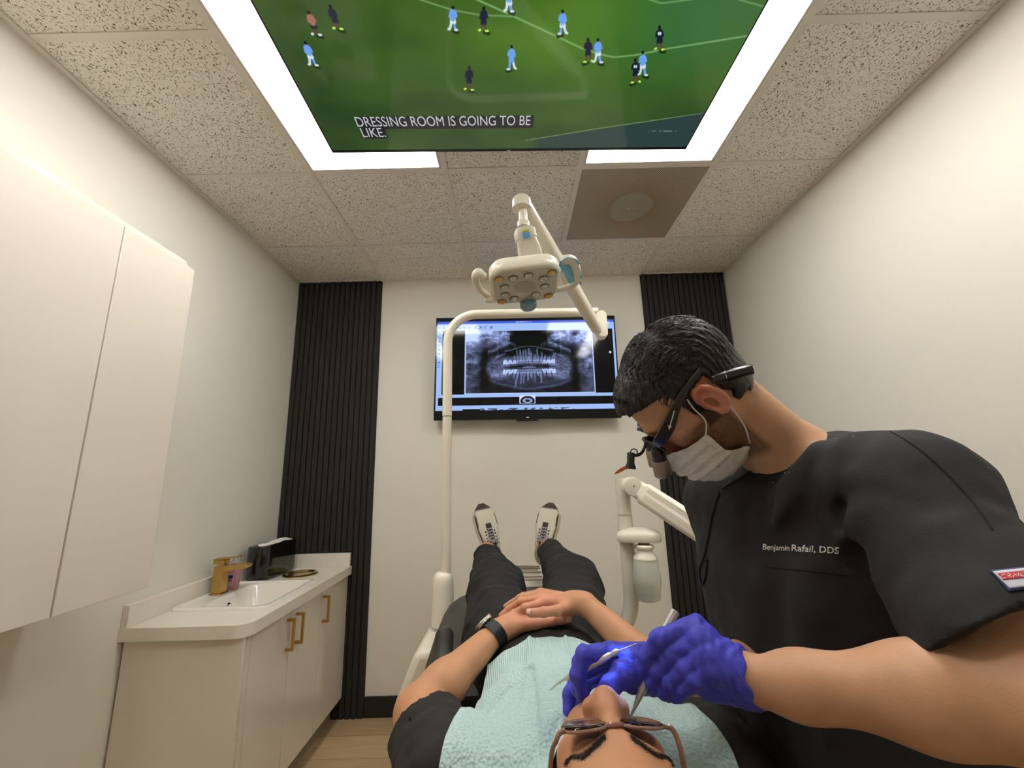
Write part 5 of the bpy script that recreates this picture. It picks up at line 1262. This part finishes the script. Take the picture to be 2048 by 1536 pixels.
# scrub top
M_scrub = mat('black_scrub', c8(29, 30, 31), .85, bump=.3, bscale=500, var=.08, vscale=14)
uL = (LE-LS)/np.linalg.norm(LE-LS); Lu = np.linalg.norm(LE-LS)
n1, n2 = D(.70, 1600, 834), D(.66, 1492, 945); ncut = np.cross(n2-n1, [.12, 1, 0]); ncut /= np.linalg.norm(ncut)
if ncut@(np.array([.3, .75, 1.5])-n1) < 0: ncut = -ncut              # positive towards the head
hemc = D(.43, 1965, 1262); hemn = uL+np.array([0, 0, -.18]); hemn /= np.linalg.norm(hemn)
h1, h2 = D(.42, 1880, 1306), D(.36, 2050, 1206)
hemn = np.cross(h2-h1, np.array([.45, .62, -.45])); hemn /= np.linalg.norm(hemn)
if hemn@(LE-h1) < 0: hemn = -hemn
scrub_base = U(.05, s_ell(chestC+np.array([.005, 0, -.02]), (.185, .130, .20), RC), s_ell((.548, .79, .97), (.165, .200, .22)), s_ell((.57, .81, .72), (.19, .215, .15)), s_cap(LS, RS, .070, .068), s_ell((.590, .735, 1.262), (.12, .17, .125)),
               s_cap(NB+np.array([.045, 0, -.025]), LS+np.array([.02, 0, .01]), .058, .068), s_cap(NB+np.array([.03, 0, -.035]), RS, .055, .068))
sleeve = s_cap(LS+np.array([.0, .01, -.005]), LE+uL*.05, .078, .088)
sleeveR = s_cap(RS, RE, .078, .080)
hemR = RS+(RE-RS)*.62; uR = (RE-RS)/np.linalg.norm(RE-RS)
folds = []
def FD(u0, v0, d0, u1, v1, d1, r, amp): folds.append((A3(D(d0, u0, v0)), A3(D(d1, u1, v1)), r, amp))
FD(1640, 860, .66, 1480, 1160, .62, .020, .010); FD(1700, 870, .62, 1600, 1100, .58, .018, .008); FD(1800, 1010, .52, 1640, 1110, .58, .022, .012)
FD(1690, 950, .60, 1720, 1180, .52, .018, -.007); FD(1760, 1020, .52, 1705, 1075, .55, .013, .010); FD(1730, 1080, .55, 1830, 1300, .48, .022, -.014)
FD(1560, 900, .66, 1440, 1120, .64, .012, .006); FD(1850, 900, .56, 2010, 1120, .44, .018, .008); FD(1900, 960, .52, 1990, 1060, .47, .012, -.008); FD(1470, 1100, .64, 1480, 1400, .62, .02, .008)
FD(1560, 1120, .62, 1540, 1420, .60, .022, -.007); FD(1440, 1010, .66, 1415, 1190, .66, .010, -.007)
FD(1600, 1160, .60, 1660, 1500, .56, .026, .008); FD(1640, 1000, .60, 1600, 1060, .6, .016, -.006)
def scrub(P):
    body_ = scrub_base(P); sl = sleeve(P)
    sl = np.maximum(sl, (P-A3(h1))@A3(hemn)); slr = np.maximum(sleeveR(P), (P-A3(hemR))@A3(uR))
    d = smin(smin(body_, sl, .035), slr, .035)
    for a, b, r, amp in folds:
        ba = b-a; q = P-a; h = np.clip((q@ba)/float(ba@ba), 0, 1); e = ((q-h[:, None]*ba)**2).sum(1); d = d-2.0*amp*np.exp(-e/(r*r))*np.sin(PI*np.clip(h*.8+.15, 0, 1))
    d = d+.0035*wob(P, .11, .7)+.0018*wob(P, .05, 1.9)
    d = np.maximum(d, (P-A3(n1))@A3(ncut)); 
    d = np.maximum(d, -s_cap(DL(0, -.03, -.05), NB*.6+chestC*.4+np.array([-.02, 0, .02]), .040, .020)(P)-.004)
    d = np.maximum(d, -s_cap(LE-uL*.045, LE+uL*.1, .074, .080)(P)*1.0 if False else d)
    return np.maximum(d, .60-P[:, 2])
hol = s_cap(LS+uL*(Lu*.45), LE+uL*.12, .060, .078)
scrub2 = lambda P: np.maximum(scrub(P), -hol(P))
scr_o = sdf_obj('scrub_top', scrub2, (.20, .30, .58), (.86, 1.14, 1.48), .0042, M_scrub, dn, relax=1)
sbv = bvh_of(scr_o); dbv = bvh_of(bodyo)
def hit(u, v, b=None):
    r_ = ray(u, v); h = (b or sbv).ray_cast(Vector(CAM), Vector(r_/np.linalg.norm(r_)), 3); return (None if h[0] is None else np.array(h[0])), (None if h[1] is None else np.array(h[1]))
def ribbon(name, pix, r, m, parent, lift=.0006, b=None, n=6):
    pts = []
    for (u, v) in spline(pix, 6):
        h, nn = hit(u, v, b)
        if h is not None and (not pts or np.linalg.norm(h-pts[-1]) < .05): pts.append(h+nn*lift)
    return MB().tube(pts, r, n).build(name, m, parent, smooth=True) if len(pts) > 2 else None
M_stitch = mat('scrub_seam', c8(20, 20, 22), .9)
ribbon('shoulder_seam', [(1616, 850), (1640, 852), (1690, 851), (1740, 852), (1790, 868), (1850, 908), (1900, 955), (1950, 1010), (1985, 1060)], .0009, M_stitch, dn, .0006)
ribbon('neck_band', [(1600, 842), (1570, 872), (1540, 905), (1510, 936), (1490, 952), (1462, 968), (1446, 978)], .0018, M_stitch, dn, .0010)
ribbon('pocket_seam', [(1530, 1133), (1560, 1136), (1600, 1140), (1640, 1144), (1690, 1150)], .0008, M_stitch, dn, .0004)
M_cord = mat('scrub_cord', c8(40, 40, 42), .9, bump=.6, bscale=900)
ribbon('neck_cord', [(1440, 985), (1432, 1010), (1424, 1040), (1418, 1075), (1410, 1110), (1400, 1140), (1392, 1165), (1402, 1180), (1412, 1150), (1416, 1120)], .0022, M_cord, dn, .0022)
# embroidered text laid on the cloth
def decal(name, body_txt, m, parent, u0, v0, u1, v1, hpx, lift=.0008, bold=.0):
    cu = bpy.data.curves.new(name, 'FONT'); cu.body = body_txt; cu.size = 1; cu.offset = bold; cu.resolution_u = 3
    tt = bpy.data.objects.new(name+'_tmp', cu); COL.objects.link(tt); dg = bpy.context.evaluated_depsgraph_get(); me = bpy.data.meshes.new_from_object(tt.evaluated_get(dg)); bpy.data.objects.remove(tt)
    co = np.array([v.co[:] for v in me.vertices]); w = co[:, 0].max(); L_ = math.hypot(u1-u0, v1-v0); ex = ((u1-u0)/L_, (v1-v0)/L_); ok = True
    for k, v in enumerate(me.vertices):
        s = co[k, 0]/w; y_ = co[k, 1]*hpx/.7; u = u0+(u1-u0)*s+ex[1]*y_; vv = v0+(v1-v0)*s-ex[0]*y_; h, nn = hit(u, vv)
        if h is None: ok = False; continue
        v.co = Vector(h+nn*lift)
    me.materials.clear(); me.materials.append(m); me.update(); o = bpy.data.objects.new(name, me); _link(o, parent); md = o.modifiers.new('s', 'SOLIDIFY'); md.thickness = .0006; return o
M_thread = mat('white_thread', c8(225, 225, 222), .6)
decal('embroidered_name', 'Benjamin', M_thread, scr_o, 1525, 1099, 1579, 1102, 11.5, bold=.006)
decal('embroidered_name', 'Rafail, DDS', M_thread, scr_o, 1582, 1102, 1678, 1107.5, 13, bold=.008)
# sleeve patch
def patch(name, poly, m, parent, lift, sub=10):
    a, b, c, d = [np.array(p, float) for p in poly]; vs = []
    for i in range(sub+1):
        for j in range(sub+1):
            s, t_ = i/sub, j/sub; p = (a*(1-s)+b*s)*(1-t_)+(d*(1-s)+c*s)*t_; h, nn = hit(*p)
            if h is None: return None
            vs.append(h+nn*lift)
    f = [(i*(sub+1)+j, (i+1)*(sub+1)+j, (i+1)*(sub+1)+j+1, i*(sub+1)+j+1) for i in range(sub) for j in range(sub)]
    o = mesh_obj(name, vs, f, m, parent, True); md = o.modifiers.new('s', 'SOLIDIFY'); md.thickness = .0008; return o
pl = [((1981, 1143), (2062, 1133), (2066, 1178), (2018, 1184), mat('patch_navy', c8(50, 62, 110), .7)), ((1986, 1146), (2062, 1137), (2064, 1174), (2019, 1179), mat('patch_white', c8(205, 205, 220), .7)), ((1996, 1151), (2062, 1143), (2062, 1157), (2006, 1163), mat('patch_red', c8(190, 50, 66), .7))]
pp = None
for k, (a, b, c_, d_, m_) in enumerate(pl):
    o = patch('sleeve_patch' if k == 0 else ('patch_field' if k == 1 else 'patch_band'), (a, b, c_, d_), m_, scr_o if pp is None else pp, .0008+.0007*k)
    if k == 0: pp = o
if pp is not None: decal('patch_lettering', 'CRNG', M_thread, pp, 2000, 1162, 2050, 1156, 9, lift=.0030)
# lint specks
mb = MB()
for (u, v) in ((1696, 836), (1698, 849), (1628, 869), (1592, 876), (1587, 884), (1705, 873), (1562, 933), (1570, 947), (1578, 946), (1546, 966), (1611, 897)):
    h, nn = hit(u, v)
    if h is not None: mb.tube([h+nn*.0005, h+nn*.0012+np.array([.0012, 0, .0004])], .0006, 5)
o = mb.build('lint', M_thread, scr_o); o['kind'] = 'stuff'
# scrub trousers and stool shoes (below the frame)
def trD(P):
    d = OFF(U(.04, legsD, s_ell((.62, .81, .66), (.15, .19, .13))), .012)(P)+.004*wob(P, .12, .2); return np.maximum(np.maximum(d, P[:, 2]-.74), .07-P[:, 2])
sdf_obj('scrub_trousers', trD, (.38, .08, .05), (.84, 1.5, .78), .008, M_scrub, dn, relax=1)
M_dshoe = mat('black_shoe', c8(22, 22, 23), .4)
for f_ in (ftL, ftR):
    fx = f_+np.array([-.05, 0, -.06]); sdf_obj('shoe', lambda P, fx=fx: np.maximum(U(.02, s_cap(fx+np.array([.07, 0, 0]), fx+np.array([-.10, 0, -.005]), .042, .038), s_cap(fx+np.array([.05, 0, 0]), fx+np.array([.05, 0, .06]), .042, .045))(P), .002-P[:, 2]), fx-np.array([.17, .07, .06]), fx+np.array([.15, .07, .13]), .006, M_dshoe, dn)
t = thing('stool', 'round black stool under the seated dentist', 'stool', (.64, .81, 0))
MB().lathe([(.16, .45), (.175, .46), (.178, .50), (.165, .52), (.001, .525)], (.66, .81, 0), 32).build('seat', M_leather, t, smooth=True)
MB().cyl((.66, .81, .08), (.66, .81, .4495), .025).build('column', M_chrome, t, smooth=True)
for k in range(5):
    a = 2*PI*k/5+.3; MB().tube([(.66+.026*math.cos(a), .81+.026*math.sin(a), .10), (.66+.25*math.cos(a), .81+.25*math.sin(a), .065)], [.018, .014], 8).build('leg', M_chrome, t, smooth=True)
    MB().cyl((.66+.25*math.cos(a)-.01*math.sin(a), .81+.25*math.sin(a)+.01*math.cos(a), .028), (.66+.25*math.cos(a)+.01*math.sin(a), .81+.25*math.sin(a)-.01*math.cos(a), .028), .027, n=16).build('caster', M_pblack, t, smooth=True)
# gloves
M_glove = mat('nitrile_glove', c8(74, 76, 200), .5, bump=.35, bscale=260, var=.08, vscale=60, spec=.3)
aL_ = (LE-LW)/np.linalg.norm(LE-LW); cutL = D(.495, 1512, 1358)
def gloveL(P):
    d = U(.012, OFF(handLd, .0012), s_ecap(LW-aL_*.05, LW+aL_*.03, .0265, .0285, (0, 1, 0), .9))(P)
    q = P-A3(LW); ax = q@A3(aL_)
    d = d+.0011*np.sin(ax*520+3*wob(P, .04, 1.))*np.exp(-((ax+.005)/.035)**2)+.0006*np.sin(ax*330+5*wob(P, .05, .5))+.0004*wob(P, .016, .4)
    d = smin(d, np.abs(ax+.0005)*.9+np.abs(s_ecap(LW-aL_*.05, LW+aL_*.03, .0270, .029, (0, 1, 0), .9)(P))-.0020, .002)
    return np.maximum(d, ax-.0010-.0022*np.sin(P[:, 2]*240))
sdf_obj('glove', gloveL, LW-np.array([.22, .12, .10]), LW+np.array([.10, .14, .12]), .0019, M_glove, dn, relax=1)
aR_ = (RE-RW)/np.linalg.norm(RE-RW)
def gloveR(P):
    d = U(.012, OFF(handRd, .0012), s_cap(RW-aR_*.05, RW+aR_*.03, .031, .033))(P); ax = (P-A3(RW))@A3(aR_)
    d = d+.0006*np.sin(ax*320+5*wob(P, .05, .5))+.0004*wob(P, .016, .4)
    for k_, f_ in zip(kRd, fRd): pass
    return np.maximum(d, ax-.022)
sdf_obj('glove', gloveR, RW-np.array([.17, .12, .12]), RW+np.array([.08, .14, .11]), .0019, M_glove, dn, relax=1)
# face mask
M_mask = mat('mask_fabric', c8(216, 214, 210), .85, bump=.25, bscale=900, var=.02, vscale=40)
mask_b = U(.02, s_ell((0, .042, -.072), (.072, .078, .078)), s_ell((0, .084, -.050), (.032, .042, .036)), s_ell((0, .056, -.106), (.052, .052, .038)), OFF(head_sdf(nose=.98), .0035))
def mask_loc(P):
    x, y, z = P.T; d = mask_b(P)
    side = np.clip((np.abs(x)-.02)/.05, 0, 1)
    for zc_p in (-.058, -.078, -.098):                                # pleats that close towards the ear edges
        zz = z-(zc_p+.010*side-.10*(y-.04)*(1-side)*0); d = d-.0052*np.clip(1-np.abs(zz+.004)/.008, 0, 1)*(1-.2*side)
    d = d+.0016*wob(P, .022, .9)+.0012*np.sin(z*330+x*90)*side*(y < .045)
    sh_ = np.maximum(d-.0016, -(d+.0012))
    top = z-(-.034-(.088-y)*.16+.012*np.clip(1-np.abs(x)/.03, 0, 1)); edge = np.interp(z, [-.14, -.120, -.085, -.050, .0], [.010, .012, .038, .034, .034])
    sh_ = np.maximum(sh_, top); sh_ = np.maximum(sh_, (edge-y)*.8); return np.maximum(sh_, -.143-z)
mask = sdf_obj('face_mask', LOC(mask_loc, OD, RD), OD-.17, OD+.17, .0016, M_mask, dn)
mbv = bvh_of(mask)
hA, nA = hit(1411, 874, mbv); hB, nB = hit(1484, 893, mbv)
ez = near*.083
if hA is None: hA = DL(near*.07, .028, -.047)
if hB is None: hB = DL(near*.06, .006, -.115)
MB().tube(spline([hA, DL(near*.082, .018, -.025), DL(near*.083, .012, .005), DL(near*.084, .006, .022)], 6), .0013, 8).build('ear_loop', M_mask, mask, smooth=True)
MB().tube(spline([hB, DL(near*.074, -.010, -.085), DL(near*.080, -.020, -.055), DL(near*.083, -.024, -.034)], 6), .0013, 8).build('ear_loop', M_mask, mask, smooth=True)

# ------------------------------------------------------------------ loupes
M_lp = mat('loupe_black', c8(24, 25, 26), .3, coat=.3); M_tel = mat('loupe_bronze', c8(150, 138, 130), .3, metal=.7); M_ll = mat('loupe_lens', c8(60, 50, 52), .05, trans=.6, ior=1.4, coat=1)
t = thing('dental_loupes', 'black magnifying loupes with headlight worn by the dentist', 'loupes', tuple(DL(0, .1, 0)))
def strip(name, cpts, w, th_, m, parent, wd):
    """flat band along a 3D curve; w = half heights, wd = width direction"""
    P_ = spline(cpts, 6); n = len(P_); W_ = np.interp(np.linspace(0, 1, n), np.linspace(0, 1, len(w)), w); v = []; f = []
    for i, p in enumerate(P_):
        tg = P_[min(i+1, n-1)]-P_[max(i-1, 0)]; tg /= np.linalg.norm(tg); nn = np.cross(tg, wd); nn /= np.linalg.norm(nn); wv = np.cross(nn, tg)
        for a, b in ((-1, -1), (1, -1), (1, 1), (-1, 1)): v.append(p+wv*W_[i]*a+nn*th_*b)
    for i in range(n-1):
        for j in range(4): f.append((i*4+j, i*4+(j+1) % 4, (i+1)*4+(j+1) % 4, (i+1)*4+j))
    f += [(3, 2, 1, 0), tuple((n-1)*4+j for j in range(4))]; mb = MB(); mb.add(v, f); return mb.build(name, m, parent, bevel=.0008)
for sg in (near, -near):
    strip('temple', [DL(sg*.086, -.046, .036), DL(sg*.089, -.010, .036), DL(sg*.088, .030, .028), DL(sg*.082, .062, .016), DL(sg*.074, .090, .010), DL(sg*.060, .104, .010)], [.0035, .0045, .0075, .0105, .0095, .004], .0022, M_lp, t, RD[:, 2])
    rim = [DL(sg*(.036+.028*math.cos(a)*(1 if math.cos(a) > 0 else .85)), .108-.010*abs(math.cos(a)) if sg*1 else .1, -.004+.020*math.sin(a)) for a in [2*PI*i/28 for i in range(29)]]
    MB().tube(rim, .0022, 8, caps=False).build('rim', M_lp, t, smooth=True)
    c0 = DL(sg*.036, .1045, -.004); mesh_obj('lens', [c0]+rim[:-1], [(0, i+1, (i+1) % 28+1) for i in range(28)], M_ll, t, True).modifiers.new('s', 'SOLIDIFY').thickness = .0012
    a_ = DL(sg*.030, .108, -.012); dn_ = RD@np.array([-sg*.10, .62, -.78]); dn_ /= np.linalg.norm(dn_); Ft = frame_from(dn_, RD[:, 0])
    tel = MB().lathe([(.008, -.004), (.0105, .0), (.0125, .006), (.0125, .020), (.0135, .021)], a_, 24, Ft).build('telescope_base', M_lp, t, smooth=True)
    MB().lathe([(.0135, .0212), (.0152, .024), (.0162, .046), (.0162, .052), (.0150, .0535), (.0128, .0535), (.0125, .050)], a_, 28, Ft).build('telescope', M_tel, t, smooth=True)
    MB().lathe([(.0124, .049), (.008, .0505), (.001, .051)], a_, 24, Ft).build('objective_lens', mat('objective', c8(40, 34, 36), .05, coat=1) if 'objective' not in bpy.data.materials else bpy.data.materials['objective'], t, smooth=True)
MB().tube(spline([DL(-.010, .108, .002), DL(0, .112, .008), DL(.010, .108, .002)], 5), .003, 8).build('bridge', M_lp, t, smooth=True)
# white arrow mark on the near temple
ma = MB(); a0 = DL(near*.0895, .047, .0225); dx_ = RD@np.array([0, .80, -.34]); dx_ /= np.linalg.norm(dx_)
Fm = frame_from(near*RD[:, 0], dx_); 
ma.prism([(-.016, -.0008), (.010, -.0008), (.010, -.003), (.017, 0), (.010, .003), (.010, .0008), (-.016, .0008)], -.0003, .0003, Fm, a0+near*RD[:, 0]*.0010); ma.build('temple_mark', M_thread, t)
# battery / connector at the back of the temple
b0, b1 = D(.655, 1424, 760), D(.650, 1506, 738); vv = (b1-b0); Lb = np.linalg.norm(vv); Fb_ = frame_from(vv, (0, 1, 0))
MB().lathe([(.0055, 0), (.0085, .006), (.0088, .018), (.0095, .0185), (.0095, .022), (.0088, .0225)], b0, 20, Fb_).build('connector', M_chrome if False else M_lp, t, smooth=True)
MB().lathe([(.0088, .0228), (.0092, .026), (.0090, Lb-.003), (.0075, Lb)], b0, 20, Fb_).build('battery', M_lp, t, smooth=True)
MB().lathe([(.0097, .0186), (.0097, .0196)], b0, 20, Fb_).build('ring', M_chrome, t, smooth=True); MB().lathe([(.0093, Lb-.0034), (.0078, Lb+.0002)], b0, 20, Fb_).build('end_ring', M_chrome, t, smooth=True)
# headlight on its bent stalk
st = [DL(0, .113, .006), D(.735, 1291, 886), D(.73, 1288, 897), D(.725, 1282, 907), D(.72, 1272, 911), D(.72, 1264, 908)]
MB().tube(spline(st, 5), .0028, 10).build('stalk', M_lp, t, smooth=True); MB().tube([D(.72, 1268, 905)+.006*np.array([math.cos(a), 0, math.sin(a)]) for a in [2*PI*i/16 for i in range(17)]], .0012, 6, caps=False).build('hinge_ring', M_lp, t, smooth=True)
mouth_pt = HL(-.012, .10, -.070)
l0, l1 = D(.72, 1262, 905), D(.715, 1261, 938); ldir = (l1-l0)/np.linalg.norm(l1-l0); Fl = frame_from(ldir, (1, 0, 0)); Ll = np.linalg.norm(l1-l0)
MB().lathe([(.006, 0), (.0068, .002), (.0064, .012), (.0064, .018), (.0090, Ll-.003), (.0090, Ll), (.0072, Ll), (.0070, Ll-.004)], l0, 24, Fl).build('headlight', M_lp, t, smooth=True)
MB().lathe([(.0070, Ll-.0038), (.001, Ll-.0028)], l0, 20, Fl).build('headlight_lens', mat('headlight_glow', (.9, .95, 1), .2, emit=(.62, .80, 1.), estr=2.2), t, smooth=True)
f0 = D(.713, 1254, 937); fl = [D(.713, 1258, 936), D(.713, 1250, 932), D(.712, 1242, 936), D(.712, 1232, 943), D(.712, 1228, 949), D(.712, 1238, 946), D(.712, 1250, 940)]
MB().add(fl+[p+np.array([0, .0012, 0]) for p in fl], [list(range(7)), list(range(13, 6, -1))]+[(i, (i+1) % 7, 7+(i+1) % 7, 7+i) for i in range(7)]).build('orange_filter', mat('orange_filter', c8(224, 132, 20), .15, trans=.4, coat=.5), t)
# the headlight's beam on the patient's mouth
ld = bpy.data.lights.new('headlight_beam', 'SPOT'); ld.energy = 11.0; ld.color = (.10, .34, 1.); ld.spot_size = math.radians(8.5); ld.spot_blend = .12; ld.shadow_soft_size = .004
lo = bpy.data.objects.new('headlight_beam', ld); COL.objects.link(lo); lp0 = l0+ldir*(Ll+.004); aim = D(.556, 1230, 1358); zz_ = -(aim-lp0)/np.linalg.norm(aim-lp0)
xx_ = np.cross([0, 1, 0], zz_); xx_ /= np.linalg.norm(xx_); yy_ = np.cross(zz_, xx_); Ml = Matrix.Identity(4)
for i in range(3): Ml[i][0], Ml[i][1], Ml[i][2], Ml[i][3] = xx_[i], yy_[i], zz_[i], lp0[i]
lo.matrix_world = Ml

# ------------------------------------------------------------------ hand instruments
M_steel = mat('instrument_steel', c8(225, 223, 224), .34, metal=.85)
s0, s1 = D(.600, 1128, 1359), D(.578, 1238, 1301); e0_, e1_ = D(.606, 1100, 1381), D(.575, 1262, 1292)
t = thing('dental_scaler', 'double-ended steel scaler held in the glove above the mouth', 'dental tool', tuple(s0))
Fs = frame_from(s1-s0, (0, 0, 1)); Lz = np.linalg.norm(s1-s0); pr = [(.0016, 0), (.0040, .006), (.0042, .012), (.0046, .014)]
for i in range(int((Lz-.035)/.0022)):
    z_ = .016+i*.0022; pr.append((.0046 if i % 2 else .0043, z_))
pr += [(.0046, Lz-.016), (.0035, Lz-.013), (.0035, Lz-.011), (.0046, Lz-.009), (.004, Lz-.003), (.0016, Lz)]
MB().lathe(pr, s0, 20, Fs).build('handle', M_steel, t, smooth=True)
MB().tube(spline([s0, s0*.5+e0_*.5+np.array([0, 0, .001]), e0_], 5), [.0014]*5+[.0009]*4+[.0005]*2, 8).build('tip', M_steel, t, smooth=True)
MB().tube(spline([s1, e1_, D(.574, 1268, 1289), D(.574, 1274, 1288), D(.574, 1275, 1294)], 5), .0008, 8).build('tip', M_steel, t, smooth=True)
m0, m1 = D(.545, 1262, 1432), D(.560, 1290, 1366); m2 = D(.60, 1352, 1222)
t = thing('mouth_mirror_handle', 'grey tapered instrument handle held in the near glove', 'dental tool', tuple(m0))
Fm_ = frame_from(m1-m0, (1, 0, 0)); Lm = np.linalg.norm(m1-m0); Lt = np.linalg.norm(m2-m0)
MB().lathe([(.0012, 0), (.0022, .010), (.0030, .014), (.0034, .018), (.0052, .032), (.0062, Lm-.012), (.0062, Lm+.002), (.0056, Lm+.05)], m0, 8, Fm_).build('handle', mat('tool_grey', c8(176, 172, 168), .4, metal=.3), t, smooth=False)
e_a, e_b = D(.585, 1330, 1262), D(.600, 1351, 1224); MB().cyl(e_a, e_b, .0062, .0066, 10).build('handle_end', bpy.data.materials['tool_grey'], t)
